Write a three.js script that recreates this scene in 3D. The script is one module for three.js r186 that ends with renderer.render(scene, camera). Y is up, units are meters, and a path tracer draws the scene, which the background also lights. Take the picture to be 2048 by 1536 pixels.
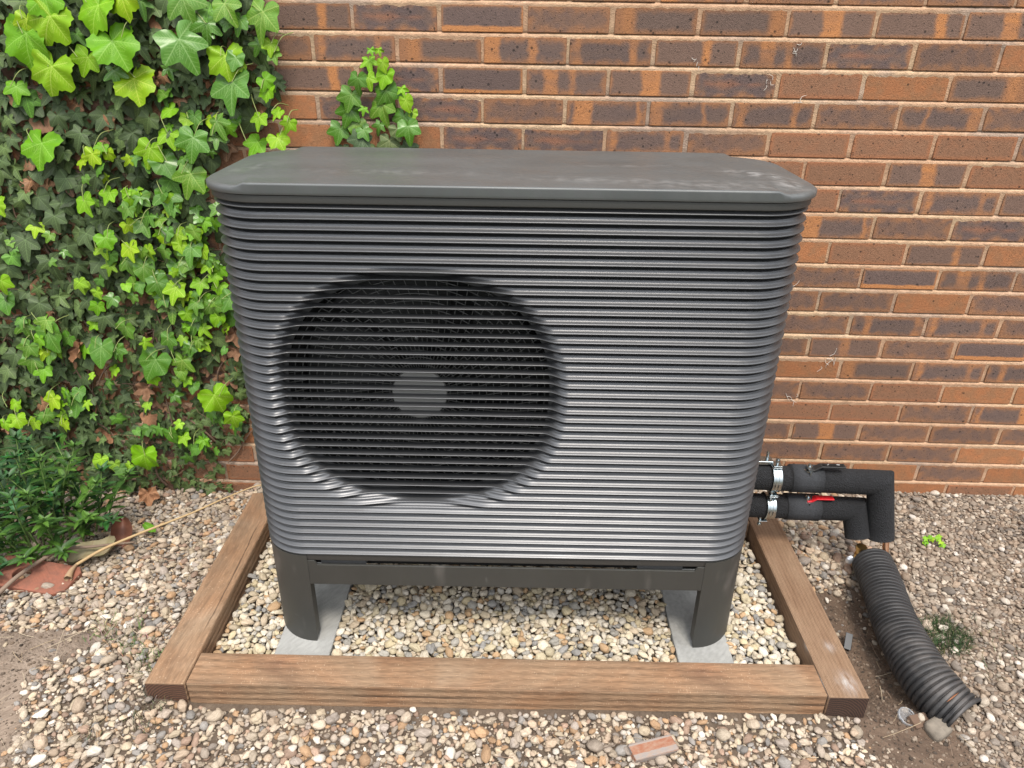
import * as THREE from 'three';
import { RoundedBoxGeometry } from 'three/addons/geometries/RoundedBoxGeometry.js';
import { mergeGeometries, mergeVertices } from 'three/addons/utils/BufferGeometryUtils.js';
import { ImprovedNoise } from 'three/addons/math/ImprovedNoise.js';

// ------------------------------------------------------------------ camera, sky, sun, exposure
const scene = new THREE.Scene();
const camera = new THREE.PerspectiveCamera(55.27, 4 / 3, 0.05, 400);
camera.rotation.order = 'YXZ';
camera.position.set(0.4804, 1.427, 2.1221);
camera.rotation.set(-0.4598, 0.02377, 0.01544);

const renderer = new THREE.WebGLRenderer({ antialias: true });
renderer.toneMapping = THREE.LinearToneMapping;
renderer.toneMappingExposure = 2.6;
renderer.shadowMap.enabled = true;

const SUN = new THREE.Vector3(0.10, 0.95, 0.47).normalize();
{ // overcast sky: bright near the zenith, a broad glow where the sun stands behind the cloud
  const W = 512, H = 256, data = new Float32Array(W * H * 4), d = new THREE.Vector3();
  for (let j = 0; j < H; j++) for (let i = 0; i < W; i++) {
    const el = ((j + 0.5) / H - 0.5) * Math.PI, az = ((i + 0.5) / W - 0.5) * 2 * Math.PI;
    d.set(Math.cos(el) * Math.cos(az), Math.sin(el), Math.cos(el) * Math.sin(az));
    const up = Math.max(0, d.y), glow = Math.pow(Math.max(0, d.dot(SUN)), 5);
    const c = 1 + 0.16 * Math.sin(d.x * 5 + d.z * 3.3) * Math.sin(d.z * 6.1 - d.x * 2.2 + d.y * 4);
    let L = (0.23 + 0.76 * up) * (0.93 + 0.07 * c) + 0.55 * glow;
    if (d.y < 0) L *= Math.max(0.25, 1 + d.y * 4);
    const k = (j * W + i) * 4;
    data[k] = L * 0.975; data[k + 1] = L; data[k + 2] = L * 1.05; data[k + 3] = 1;
  }
  const t = new THREE.DataTexture(data, W, H, THREE.RGBAFormat, THREE.FloatType);
  t.mapping = THREE.EquirectangularReflectionMapping; t.magFilter = THREE.LinearFilter; t.needsUpdate = true;
  scene.background = t; scene.environment = t;
}
const sun = new THREE.DirectionalLight(0xfff4e6, 1.2);
sun.position.copy(SUN).multiplyScalar(8).add(new THREE.Vector3(0.4, 0, 0.5));
sun.target.position.set(0.4, 0, 0.5);
sun.castShadow = true; sun.shadow.radius = 26; sun.shadow.mapSize.set(2048, 2048);
Object.assign(sun.shadow.camera, { left: -3, right: 3, top: 3, bottom: -3, near: 1, far: 16 });
scene.add(sun, sun.target);

// ------------------------------------------------------------------ helpers
let seed = 20240611;
const rnd = () => { seed = (seed + 0x6d2b79f5) | 0; let t = Math.imul(seed ^ (seed >>> 15), 1 | seed); t = (t + Math.imul(t ^ (t >>> 7), 61 | t)) ^ t; return ((t ^ (t >>> 14)) >>> 0) / 4294967296; };
const R = (a, b) => a + (b - a) * rnd();
const pick = (a) => a[Math.floor(rnd() * a.length)];
const clamp = (x, a = 0, b = 1) => Math.min(b, Math.max(a, x));
const smooth = (a, b, x) => { const t = clamp((x - a) / (b - a)); return t * t * (3 - 2 * t); };
const mix = (a, b, t) => a + (b - a) * t;
const perlin = new ImprovedNoise();
const noise = (x, y = 0, z = 0) => perlin.noise(x + 31.7, y + 17.3, z + 5.1);
const fbm = (x, y, z = 0, o = 4) => { let s = 0, a = 0.5, f = 1; for (let i = 0; i < o; i++) { s += a * noise(x * f, y * f, z + i * 9.1); a *= 0.5; f *= 2.03; } return s; };
const mix3 = (a, b, t) => [mix(a[0], b[0], t), mix(a[1], b[1], t), mix(a[2], b[2], t)];
const toS = (v) => { v = clamp(v); return 255 * (v <= 0.0031308 ? v * 12.92 : 1.055 * Math.pow(v, 1 / 2.4) - 0.055); };

// a colour map from linear rgb; f(u, v) gives [r, g, b]
function colorMap(w, h, f, repeat = true) {
  const data = new Uint8Array(w * h * 4);
  for (let j = 0; j < h; j++) for (let i = 0; i < w; i++) {
    const c = f((i + 0.5) / w, (j + 0.5) / h), k = (j * w + i) * 4;
    data[k] = toS(c[0]); data[k + 1] = toS(c[1]); data[k + 2] = toS(c[2]); data[k + 3] = 255;
  }
  return finishMap(new THREE.DataTexture(data, w, h), repeat, true);
}
function valueMap(w, h, f, repeat = true) {
  const data = new Uint8Array(w * h * 4);
  for (let j = 0; j < h; j++) for (let i = 0; i < w; i++) {
    const c = 255 * clamp(f((i + 0.5) / w, (j + 0.5) / h)), k = (j * w + i) * 4;
    data[k] = data[k + 1] = data[k + 2] = c; data[k + 3] = 255;
  }
  return finishMap(new THREE.DataTexture(data, w, h), repeat, false);
}
function finishMap(t, repeat, srgb) {
  if (srgb) t.colorSpace = THREE.SRGBColorSpace;
  t.wrapS = t.wrapT = repeat ? THREE.RepeatWrapping : THREE.ClampToEdgeWrapping;
  t.magFilter = THREE.LinearFilter; t.minFilter = THREE.LinearMipmapLinearFilter; t.generateMipmaps = true; t.needsUpdate = true;
  return t;
}
const rep = (t, x, y = x) => { const c = t.clone(); c.repeat.set(x, y); c.needsUpdate = true; return c; };
// tiling noise on the unit square
const tile = (u, v, f, o = 4, s = 0) => {
  const a = u * 2 * Math.PI, b = v * 2 * Math.PI, r = f / (2 * Math.PI);
  return fbm(Math.cos(a) * r + s, Math.sin(a) * r + Math.cos(b) * r * 1.3, Math.sin(b) * r * 1.3 + s, o);
};
const lin = (r, g, b) => new THREE.Color().setRGB(r, g, b);
const mat = (o) => new THREE.MeshStandardMaterial(o);

const used = {};
const numbered = (n) => { const k = used[n] = (used[n] ?? -1) + 1; return k ? `${n}_${String(k).padStart(3, '0')}` : n; };
function tag(o, label, category, group, kind) {
  o.userData.label = label; if (category) o.userData.category = category;
  if (group) o.userData.group = group; if (kind) o.userData.kind = kind;
  return o;
}
function thing(name, label, category, pos = [0, 0, 0], turn = 0, group) {
  const o = new THREE.Group(); o.name = numbered(name); scene.add(o);
  o.position.set(...pos); o.rotation.y = turn; return tag(o, label, category, group);
}
function mesh(name, geo, material, parent = scene) {
  const m = new THREE.Mesh(geo, material); m.name = parent === scene ? numbered(name) : name;
  m.castShadow = m.receiveShadow = true; parent.add(m); return m;
}
function copies(name, geo, material, list, parent = scene) { // list of {p, q, s, c}
  const m = new THREE.InstancedMesh(geo, material, list.length), M = new THREE.Matrix4(), col = new THREE.Color();
  list.forEach((e, i) => { M.compose(e.p, e.q, e.s); m.setMatrixAt(i, M); if (e.c) m.setColorAt(i, col.setRGB(...e.c)); });
  m.name = parent === scene ? numbered(name) : name; m.castShadow = m.receiveShadow = true; m.userData.kind = 'stuff';
  parent.add(m); return m;
}
const V = (x, y, z) => new THREE.Vector3(x, y, z);
// uv in metres from the dominant axis; `along` (0 x, 1 y, 2 z) runs down u
function boxUV(g, along = 0, ou = 0, ov = 0) {
  const p = g.attributes.position, n = g.attributes.normal, uv = new Float32Array(p.count * 2);
  for (let i = 0; i < p.count; i++) {
    const a = [Math.abs(n.getX(i)), Math.abs(n.getY(i)), Math.abs(n.getZ(i))], q = [p.getX(i), p.getY(i), p.getZ(i)];
    let d = a.indexOf(Math.max(...a)), ax = [0, 1, 2].filter((k) => k !== d);
    if (ax[1] === along) ax.reverse();
    uv[i * 2] = q[ax[0]] + ou; uv[i * 2 + 1] = q[ax[1]] + ov + d * 0.37;
  }
  g.setAttribute('uv', new THREE.BufferAttribute(uv, 2)); return g;
}
const box = (w, h, d, x = 0, y = 0, z = 0, r = 0.003, along = 0) => boxUV(new RoundedBoxGeometry(w, h, d, 2, Math.min(r, w / 2.1, h / 2.1, d / 2.1)), along, rnd() * 3, rnd() * 3).translate(x, y, z);
function tube(points, r0, r1 = r0, seg = 24, sides = 7, cap = true) {
  const c = new THREE.CatmullRomCurve3(points, false, 'centripetal'), F = c.computeFrenetFrames(seg, false), pos = [], idx = [], uv = [];
  for (let i = 0; i <= seg; i++) {
    const t = i / seg, p = c.getPointAt(t), r = typeof r0 === 'function' ? r0(t) : mix(r0, r1, t);
    for (let j = 0; j <= sides; j++) {
      const a = j / sides * 2 * Math.PI, cn = Math.cos(a) * r, sn = Math.sin(a) * r, N = F.normals[i], B = F.binormals[i];
      pos.push(p.x + N.x * cn + B.x * sn, p.y + N.y * cn + B.y * sn, p.z + N.z * cn + B.z * sn); uv.push(t, j / sides);
    }
  }
  for (let i = 0; i < seg; i++) for (let j = 0; j < sides; j++) { const a = i * (sides + 1) + j, b = a + sides + 1; idx.push(a, a + 1, b, b, a + 1, b + 1); }
  const g = new THREE.BufferGeometry(); g.setAttribute('position', new THREE.Float32BufferAttribute(pos, 3)); g.setAttribute('uv', new THREE.Float32BufferAttribute(uv, 2)); g.setIndex(idx); g.computeVertexNormals();
  return g;
}
function grid(nx, ny, f) { // f(i, j) -> {p:[x,y,z], uv:[u,v], c?}
  const pos = [], uv = [], col = [], idx = [];
  for (let j = 0; j < ny; j++) for (let i = 0; i < nx; i++) { const e = f(i, j); pos.push(...e.p); uv.push(...(e.uv || [0, 0])); if (e.c) col.push(...e.c); }
  for (let j = 0; j < ny - 1; j++) for (let i = 0; i < nx - 1; i++) { const a = j * nx + i; idx.push(a, a + nx, a + 1, a + nx, a + nx + 1, a + 1); }
  const g = new THREE.BufferGeometry(); g.setAttribute('position', new THREE.Float32BufferAttribute(pos, 3)); g.setAttribute('uv', new THREE.Float32BufferAttribute(uv, 2));
  if (col.length) g.setAttribute('color', new THREE.Float32BufferAttribute(col, 3));
  g.setIndex(idx); g.computeVertexNormals(); return g;
}

// ------------------------------------------------------------------ ground
const YAW = 0.018, FC = V(0.4425, 0, 0.558), FW = 0.827, FD = 0.378; // timber frame centre, half width and half depth
const toFrame = (x, z) => { const dx = x - FC.x, dz = z - FC.z, c = Math.cos(YAW), s = Math.sin(YAW); return [dx * c - dz * s, dx * s + dz * c]; };
const soilWobble = (x, z) => 0.045 * fbm(x * 3.1, z * 3.1, 2);
function leftSoil(x, z) { // trodden bare soil at the left front, 1 inside
  const w = soilWobble(x, z), bx = -0.565 - 0.085 * smooth(0.8, 0.9, z) + 0.06 * smooth(0.95, 1.12, z);
  return smooth(bx + 0.03, bx - 0.03, x + w) * smooth(0.715, 0.77, z + w);
}
function trench(x, z) { // loose soil along the right timber, under the duct
  const w = soilWobble(x + 3, z) * 1.2, c = mix(1.335, 1.40, smooth(0.75, 1.15, z));
  return smooth(0.155, 0.085, Math.abs(x - c) + w) * smooth(0.40, 0.50, z + w) * smooth(1.16, 1.02, z + w * 1.5);
}
function ground(x, z) {
  const [fx, fz] = toFrame(x, z);
  let y = 0.006 * fbm(x * 4, z * 4, 1) + 0.004 * fbm(x * 17, z * 17, 3);
  y += -0.078 * smooth(-0.33, -0.55, x) * smooth(0.75, 0.05, z);
  y += -0.05 * trench(x, z) * smooth(0.95, 0.8, z) + 0.006 * trench(x, z) * fbm(x * 30, z * 30, 4);
  y += -0.014 * smooth(0.93, 0.96, z) * smooth(-0.36, -0.2, x) - 0.008 * smooth(0.97, 1.1, z);
  y += 0.02 * smooth(-0.25, -0.38, x) * smooth(0.98, 0.93, z) * smooth(0.7, 0.9, z);
  if (Math.abs(fx) < FW - 0.02 && Math.abs(fz) < FD - 0.02) y = -0.01;
  return y;
}
const soilMap = colorMap(512, 512, (u, v) => {
  const a = tile(u, v, 14, 5), b = tile(u, v, 70, 3, 4), k = clamp(0.5 + a * 0.9 + b * 0.7);
  return mix3([0.55, 0.52, 0.5], [1, 1, 1], k);
});
const soilBump = valueMap(512, 512, (u, v) => 0.5 + 0.5 * tile(u, v, 30, 5) + 0.3 * tile(u, v, 90, 3, 7));
{
  const axis = (a, b, step, far) => { const l = [...far.map((f) => a - f).reverse()]; for (let x = a; x < b; x += step) l.push(x); l.push(b, ...far.map((f) => b + f)); return l; };
  const far = [0.3, 1, 2.5, 6, 14, 40, 120];
  const xs = axis(-1.7, 2.5, 0.016, far), zs = [-120, -40, -14, -6, -2, -0.2, ...axis(0, 1.7, 0.016, far).filter((z) => z >= 0)];
  const g = grid(xs.length, zs.length, (i, j) => {
    const x = xs[i], z = zs[j], y = ground(x, z), t = trench(x, z), l = leftSoil(x, z), right = smooth(1.25, 1.5, x), n = fbm(x * 6, z * 6, 8);
    let c = mix3([0.115, 0.085, 0.06], [0.21, 0.155, 0.115], right);
    c = mix3(c, [0.135, 0.092, 0.063], t); c = mix3(c, [0.25, 0.195, 0.15], l);
    c = mix3(c, [0.055, 0.075, 0.03], smooth(2.0, 2.6, z));
    const k = 1 + 0.55 * n; return { p: [x, y, z], uv: [x * 2.2, z * 2.2], c: c.map((q) => q * k) };
  });
  const m = mesh('ground', g, mat({ map: soilMap, vertexColors: true, roughness: 1, bumpMap: soilBump, bumpScale: 0.006 }));
  tag(m, 'bare brown garden soil under the gravel in front of the brick wall', null, null, 'structure');
}

// ------------------------------------------------------------------ brick wall
const BW = 0.225, BH = 0.075, TOP = 1.475; // brick module; y of the underside of course 0
const BRICK_TYPES = 'DBESTHMO', VARIANTS = 8, CELLX = 4, CELLY = 16;
const brickMap = (() => { // an atlas of 64 brick faces: fired purple-grey hearts, brown bodies and orange kiln bands
  const W = 1536, H = 2048, data = new Uint8Array(W * H * 4), cw = W / CELLX, ch = H / CELLY;
  const dark = [0.142, 0.092, 0.072], plum = [0.098, 0.069, 0.066], brown = [0.272, 0.128, 0.061], orange = [0.42, 0.178, 0.064], red = [0.32, 0.125, 0.056], buff = [0.25, 0.15, 0.075];
  for (let cell = 0; cell < CELLX * CELLY; cell++) {
    const type = BRICK_TYPES[Math.floor(cell / VARIANTS)], s = cell * 7.31, ox = (cell % CELLX) * cw, oy = Math.floor(cell / CELLX) * ch;
    const b1 = R(0.1, 0.46), b2 = R(0.56, 0.9), w1 = R(0.035, 0.11), w2 = R(0.015, 0.065), lean = R(-0.02, 0.02), edge = R(0.14, 0.24), tone = R(0.9, 1.1), specks = [];
    const kick = R(-0.5, 0.5), str = R(0.5, 1.1), nspeck = type === 'O' ? 16 : 80;
    for (let i = 0; i < nspeck; i++) specks.push([rnd(), rnd(), R(0.0012, 0.0036) * (rnd() < 0.07 ? 2.4 : 1)]);
    const grid2 = new Map();
    specks.forEach((q) => { const gx = Math.floor(q[0] * 32), gy = Math.floor(q[1] * 10); for (let a = -1; a <= 1; a++) for (let b = -1; b <= 1; b++) { const k = (gx + a) * 100 + gy + b; if (!grid2.has(k)) grid2.set(k, []); grid2.get(k).push(q); } });
    for (let j = 0; j < ch; j++) for (let i = 0; i < cw; i++) {
      const u = (i + 0.5) / cw, v = (j + 0.5) / ch, ed = Math.min(u * 3.3, (1 - u) * 3.3, v, 1 - v);
      const n1 = fbm(u * 7 + s, v * 2.4, s), n2 = fbm(u * 38 + s, v * 12, s + 3, 3), n3 = noise(u * 150 + s, v * 46, s), nb = fbm(u * 3 + s, v * 3, s + 8, 2);
      const band = (c, w) => smooth(w + 0.035, w - 0.028, Math.abs(u - c + lean * (v - 0.5) + 0.05 * n1 + 0.012 * n2)) * clamp(str + 0.9 * nb, 0.15, 1);
      const heart = smooth(0.03, 0.3, ed + 0.14 * n1);
      let c;
      if (type === 'D') { c = mix3(brown, dark, smooth(0.02, 0.3, ed + 0.2 * n1)); c = mix3(c, plum, 0.8 * smooth(0.25, 0.8, 0.5 + n1)); c = mix3(c, red, 0.5 * smooth(0.22, 0.56, ed + 0.25 * fbm(u * 4 + s, v * 2, 9) - Math.abs(u - 0.5 - kick * 0.3) * 0.3)); }
      else if (type === 'B') { c = mix3(brown, dark, 0.72 * smooth(0.0, 0.36, ed + 0.3 * n1)); c = mix3(c, plum, 0.4 * smooth(0.1, 0.6, n1 + 0.3 * heart)); }
      else if (type === 'E') { c = mix3(brown, dark, smooth(0.04, 0.16, ed + 0.06 * n1)); c = mix3(c, plum, 0.5 * heart); c = mix3(c, orange, smooth(edge + 0.05, edge - 0.04, v + 0.08 * n1)); c = mix3(c, orange, 0.8 * smooth(0.05, 0.0, (1 - u) + 0.02 * n1)); }
      else if (type === 'S') { c = mix3(brown, dark, 0.9 * smooth(0.02, 0.2, ed + 0.12 * n1)); c = mix3(c, orange, band(b2 - 0.16, w1)); }
      else if (type === 'T') { c = mix3(brown, dark, smooth(0.0, 0.34, ed + 0.34 * n1)); c = mix3(c, plum, 0.5 * heart * clamp(0.5 + 1.4 * nb)); c = mix3(c, orange, 0.9 * band(b1, w1)); c = mix3(c, orange, 0.8 * band(b2, w2)); }
      else if (type === 'H') { const k = smooth(b1 - 0.05, b1 + 0.06, u + lean * v + 0.03 * n1); c = mix3(mix3(red, buff, 0.4), mix3(brown, dark, heart), k); c = mix3(c, orange, 0.55 * smooth(0.14, 0.0, Math.abs(u - b1 + 0.08))); }
      else if (type === 'M') { c = mix3(mix3(red, brown, 0.35), mix3(brown, dark, 0.3), smooth(0.03, 0.26, ed + 0.12 * n1)); c = mix3(c, red, 0.25 * smooth(0, 0.5, n1 + kick * 0.3)); }
      else { c = mix3(mix3(red, orange, 0.4), mix3(brown, buff, 0.4), 0.75 * smooth(-0.2, 0.5, n1 + kick * 0.4)); }
      let k = tone * (1 + 0.3 * n2 + 0.26 * n3);
      const near = grid2.get(Math.floor(u * 32) * 100 + Math.floor(v * 10));
      if (near) for (const q of near) { const d = Math.hypot((u - q[0]) * 0.215, (v - q[1]) * 0.065); k *= 1 - 0.72 * smooth(q[2] * 0.55, q[2] * 0.25, d); }
      const o = ((oy + j) * W + ox + i) * 4;
      data[o] = toS(c[0] * k); data[o + 1] = toS(c[1] * k); data[o + 2] = toS(c[2] * k); data[o + 3] = 255;
    }
  }
  return finishMap(new THREE.DataTexture(data, W, H), false, true);
})();
const gritBump = valueMap(512, 512, (u, v) => 0.5 + 0.35 * tile(u, v, 60, 3) + 0.4 * tile(u, v, 130, 2, 3));
// the courses from the top, as they show from half a metre left of the unit to the right; the six or five bricks further left follow no plan
const COURSES = 'BBOMBTBBBTBB SDEBHHSSSBB BTHTTSTDBOBB SDETSDMOHBB ODDBTTTBTBMB OODDTBMMMBB MBDDBTMMSMBB OBDTBBMDTSB OBTBDBMTBDBM MBTBDBOMSOB OMBTBDBBETBM OBMBTBBBOBB MBOBTBDBTTBM MBTBDBBSBEB OMBTBDBOHTTB OBMBTBBBMOO MMBOBTBMMBTB OMBTBBBSBBB MOBMBTBBBBOM MOMOBMBMOBO OMMOMOMOOOMO MOMMOMOMOMM'.split(' ');
const wall = thing('brick_wall', 'multicoloured orange, brown and purple brick house wall with sandy mortar behind the grey unit', 'brick wall');
{
  const brickMat = mat({ map: brickMap, roughness: 0.86, bumpMap: rep(gritBump, 6, 6), bumpScale: 0.003 });
  const rest = []; let parts = 0;
  const brickGeo = (x, y, w, h, type) => {
    const g = new RoundedBoxGeometry(w, h, 0.06, 1, 0.0022), p = g.attributes.position, n = g.attributes.normal, uv = g.attributes.uv, cell = BRICK_TYPES.indexOf(type) * VARIANTS + Math.floor(rnd() * VARIANTS);
    const cx = cell % CELLX, cy = Math.floor(cell / CELLX), tilt = R(-0.004, 0.004), tw = R(-0.02, 0.02), pr = R(-0.0012, 0.0014), sk = [R(-1, 1), R(-1, 1), R(-1, 1), R(-1, 1)], flip = rnd() < 0.25 && type !== 'E';
    for (let i = 0; i < p.count; i++) {
      let a = p.getX(i) / w + 0.5, b = p.getY(i) / h + 0.5;
      const kx = a > 0.5 ? sk[0] : sk[1], ky = b > 0.5 ? sk[2] : sk[3];
      p.setXYZ(i, x + p.getX(i) + kx * 0.0015, y + p.getY(i) + ky * 0.001 + p.getX(i) * tilt, -0.03 + p.getZ(i) + pr + p.getX(i) * tw * 0.06 + (b > 0.5 ? -1 : 1) * tw * 0.02);
      if (flip) a = 1 - a;
      if (Math.abs(n.getZ(i)) < 0.5) { if (Math.abs(n.getX(i)) > 0.5) a = a > 0.5 ? 0.97 : 0.03; else b = b > 0.5 ? 0.97 : 0.03; }
      uv.setXY(i, (cx + 0.01 + 0.98 * a) / CELLX, (cy + 0.02 + 0.96 * b) / CELLY);
    }
    return g;
  };
  const ABOVE = 10, SIDE = 8; // courses and bricks beyond the picture
  for (let r = -ABOVE; r < COURSES.length; r++) {
    const y0 = TOP - r * BH, odd = Math.abs(r % 2), row = r < 0 ? Array.from({ length: odd ? 11 : 12 }, () => pick([...'DBESTHMO'])) : [...COURSES[r]];
    const lead = (odd ? 6 : 5) + SIDE;
    [...Array.from({ length: lead }, () => pick([...'MBMBMO'])), ...row, ...Array.from({ length: SIDE }, () => pick([...'DBESTHMOB']))].forEach((type, i) => {
      const u0 = (odd ? -7 : -6.5) - SIDE + i, w = BW - 0.0105 + R(-0.003, 0.003), h = BH - 0.0115 + R(-0.0015, 0.0015);
      const x = (u0 + 0.5) * BW, y = y0 + h / 2 + R(-0.0008, 0.0008), g = brickGeo(x, y, w, h, type);
      const hidden = (x > 0.02 && x < 0.85 && y < 1.02) || (x < -0.66 && y > 0.42) || x < -1.5 || x > 2.3 || y < -0.1 || r < 0;
      if (hidden || parts >= 298) rest.push(g); else { parts++; mesh('brick', g, brickMat, wall); }
    });
  }
  if (rest.length) mesh('brick_mass', mergeGeometries(rest), brickMat, wall).userData.kind = 'stuff';
  // mortar: weather-struck bed joints, sloping out from under one course to the top arris of the next, with ragged smears
  const ys = [];
  for (let r = -ABOVE; r < COURSES.length; r++) { const y0 = TOP - r * BH; for (const d of [0.0635, 0.045, 0.02, 0.003, 0.0005, -0.0015, -0.0045, -0.0075, -0.0098, -0.0112]) ys.push(y0 + d); }
  const xs = []; for (let x = -3.25; x <= 4.3; x += x > -1.55 && x < 2.4 ? 0.0055 : 0.03) xs.push(x);
  const g = grid(xs.length, ys.length, (i, j) => {
    const x = xs[i], y = ys[j], f = ((y - TOP) / BH) % 1, yy = (f < 0 ? f + 1 : f) * BH; // yy: height above the brick underside
    const q = fbm(x * 45, y * 60, 2, 3), q2 = fbm(x * 9, y * 12, 7, 3);
    let z = -0.0035 + 0.003 * q + 0.002 * q2;
    if (yy > 0.0615 || yy < 0.002) { const d = yy < 0.002 ? 0 : (0.075 - yy) / 0.0135; z = mix(-0.0075, 0.0003, smooth(0, 0.42, d)) + 0.002 * q + 0.0014 * q2 * d; }
    const c1 = [0.53, 0.335, 0.21], c2 = [0.38, 0.29, 0.23], c3 = [0.56, 0.39, 0.245];
    let c = mix3(c1, c3, smooth(-0.1, 0.25, fbm(x * 2.2, y * 2.6, 11))); c = mix3(c, c2, 0.85 * smooth(0.02, 0.32, fbm(x * 3.2, y * 5, 21) + (x < 0 ? 0.12 : 0)));
    const k = 1 + 0.35 * q; return { p: [x, y, z], uv: [x * 4, y * 4], c: c.map((v) => v * k) };
  });
  mesh('mortar', g, mat({ vertexColors: true, map: colorMap(256, 256, (u, v) => { const k = 0.85 + 0.35 * tile(u, v, 60, 3) + 0.2 * tile(u, v, 25, 2, 5); return [k, k, k]; }), roughness: 1, bumpMap: gritBump, bumpScale: 0.003 }), wall);
  mesh('wall_core', box(7.5, 2.6, 0.2, 0.52, 0.95, -0.115, 0.002), mat({ color: lin(0.4, 0.3, 0.22), roughness: 1 }), wall);
  // white traces that old ivy rootlets left on the bricks
  const trace = mat({ color: lin(0.62, 0.58, 0.52), roughness: 1 });
  for (const [x, y, n, s] of [[0.90, 1.335, 4, 0.012], [1.165, 1.37, 4, 0.016], [1.108, 1.292, 4, 0.016], [1.19, 1.236, 4, 0.016], [1.23, 0.865, 9, 0.02], [1.23, 0.73, 6, 0.03], [1.42, 0.48, 6, 0.03], [1.33, 0.35, 5, 0.025]]) {
    const gs = [];
    for (let i = 0; i < n; i++) { const a = V(x + R(-s, s), y + R(-s, s) * 0.8, 0.0022), b = a.clone().add(V(R(-s, s), R(-s, s), 0)), m = a.clone().lerp(b, 0.5).add(V(R(-s, s) * 0.3, R(-s, s) * 0.3, 0.0006)); gs.push(tube([a, m, b], 0.0007, 0.0005, 8, 5)); }
    mesh('rootlet_trace', mergeGeometries(gs), trace, wall);
  }
}

// ------------------------------------------------------------------ timber frame
const woodMap = colorMap(1024, 512, (u, v) => { // 1 m x 0.5 m, grain along u
  const knot = (a, b, s) => { const d = Math.hypot((u - a) * 1.1, (v - b) * 1.6); return Math.exp(-d * d / (s * s)); };
  const K = knot(0.13, 0.4, 0.016) + knot(0.61, 0.33, 0.02) + knot(0.9, 0.14, 0.014) + knot(0.33, 0.22, 0.018) + knot(0.78, 0.61, 0.014) + knot(0.52, 0.83, 0.012), P = knot(0.13, 0.4, 0.05) + knot(0.61, 0.33, 0.06) + knot(0.9, 0.14, 0.045) + knot(0.33, 0.22, 0.06) + knot(0.78, 0.61, 0.05) + knot(0.52, 0.83, 0.045);
  const w = v * 26 + 1.6 * tile(u, v, 3, 3) + P * 2.2 * Math.sign(v - 0.5), ring = 0.5 + 0.5 * Math.sin(w * 2.6), fine = tile(u, v * 6, 40, 2, 2), soft = tile(u, v, 5, 4, 6);
  let c = mix3([0.195, 0.113, 0.064], [0.105, 0.055, 0.029], 0.55 * Math.pow(ring, 2.2)); c = mix3(c, [0.235, 0.155, 0.10], clamp(0.35 + soft * 1.2)); c = mix3(c, [0.07, 0.035, 0.022], clamp(K * 0.95)); c = mix3(c, [0.2, 0.1, 0.055], 0.6 * clamp(P));
  const sp = noise(u * 420, v * 210, 3); if (sp > 0.56 - 0.25 * soft) c = mix3(c, [0.5, 0.41, 0.32], 0.6);
  c = mix3(c, [0.2, 0.165, 0.12], 0.5 * clamp(0.5 + 1.3 * tile(u, v, 8, 4, 12)));
  c = mix3(c, [0.085, 0.046, 0.028], 0.75 * clamp(2.2 * tile(u, v, 4, 4, 21) - 0.35)); c = mix3(c, [0.29, 0.235, 0.18], 0.6 * clamp(2.2 * tile(u, v, 6, 4, 33) - 0.3));
  for (const [v0, a, b, w] of [[0.07, 0.1, 0.62, 0.0022], [0.31, 0.45, 0.95, 0.0018], [0.56, 0.02, 0.4, 0.0025], [0.71, 0.5, 0.8, 0.0016], [0.9, 0.2, 0.7, 0.002]]) c = mix3(c, [0.03, 0.017, 0.011], 0.85 * smooth(w, w * 0.3, Math.abs(v - v0 - 0.012 * fbm(u * 5, v0 * 9, 4))) * smooth(a, a + 0.1, u) * smooth(b, b - 0.1, u));
  c = [c[0] * 1.14, c[1] * 1.045, c[2] * 0.93];
  const k = (1 + 0.6 * fine) * (1 + 0.05 * Math.sin(v * 300 + 5 * tile(u, v, 4, 2, 2))); return c.map((q) => q * k);
});
const woodBump = valueMap(1024, 256, (u, v) => 0.5 + 0.25 * Math.sin(v * 160 + 3 * tile(u, v, 3, 2)) * 0.6 + 0.35 * tile(u, v * 5, 46, 3, 2));
const endMap = colorMap(256, 256, (u, v) => { const r = Math.hypot(u - 0.75, v - 0.15) * 34 + 0.9 * fbm(u * 6, v * 6, 3), k = 0.5 + 0.5 * Math.sin(r * 3.2); return mix3([0.07, 0.034, 0.021], [0.022, 0.011, 0.007], k).map((q) => q * (1 + 0.5 * fbm(u * 40, v * 40, 1, 2))); });
const chalkMap = colorMap(1024, 256, (u, v) => { // dust and chalky smears over the grain of the right sleeper
  const g = 0.5 + 0.5 * Math.sin((v * 26 + 1.2 * fbm(u * 4, v * 3, 5)) * 2.2), fine = fbm(u * 30, v * 70, 2, 3);
  let c = mix3([0.20, 0.128, 0.083], [0.12, 0.068, 0.041], 0.7 * g * g); c = mix3(c, [0.25, 0.175, 0.122], clamp(0.4 + fbm(u * 5, v * 3, 8)));
  const sm = (a, b, r, q) => Math.exp(-Math.pow((u - a) / r, 2) - Math.pow((v - b) / q, 2)) * clamp(0.55 + 1.5 * fbm(u * 24, v * 9, 14));
  c = [c[0] * 1.12, c[1] * 1.04, c[2] * 0.92]; c = mix3(c, [0.45, 0.41, 0.38], clamp(sm(0.945, 0.62, 0.035, 0.2) + 0.7 * sm(0.80, 0.62, 0.02, 0.12))); return c.map((q) => q * (1 + 0.28 * fine));
});
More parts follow.
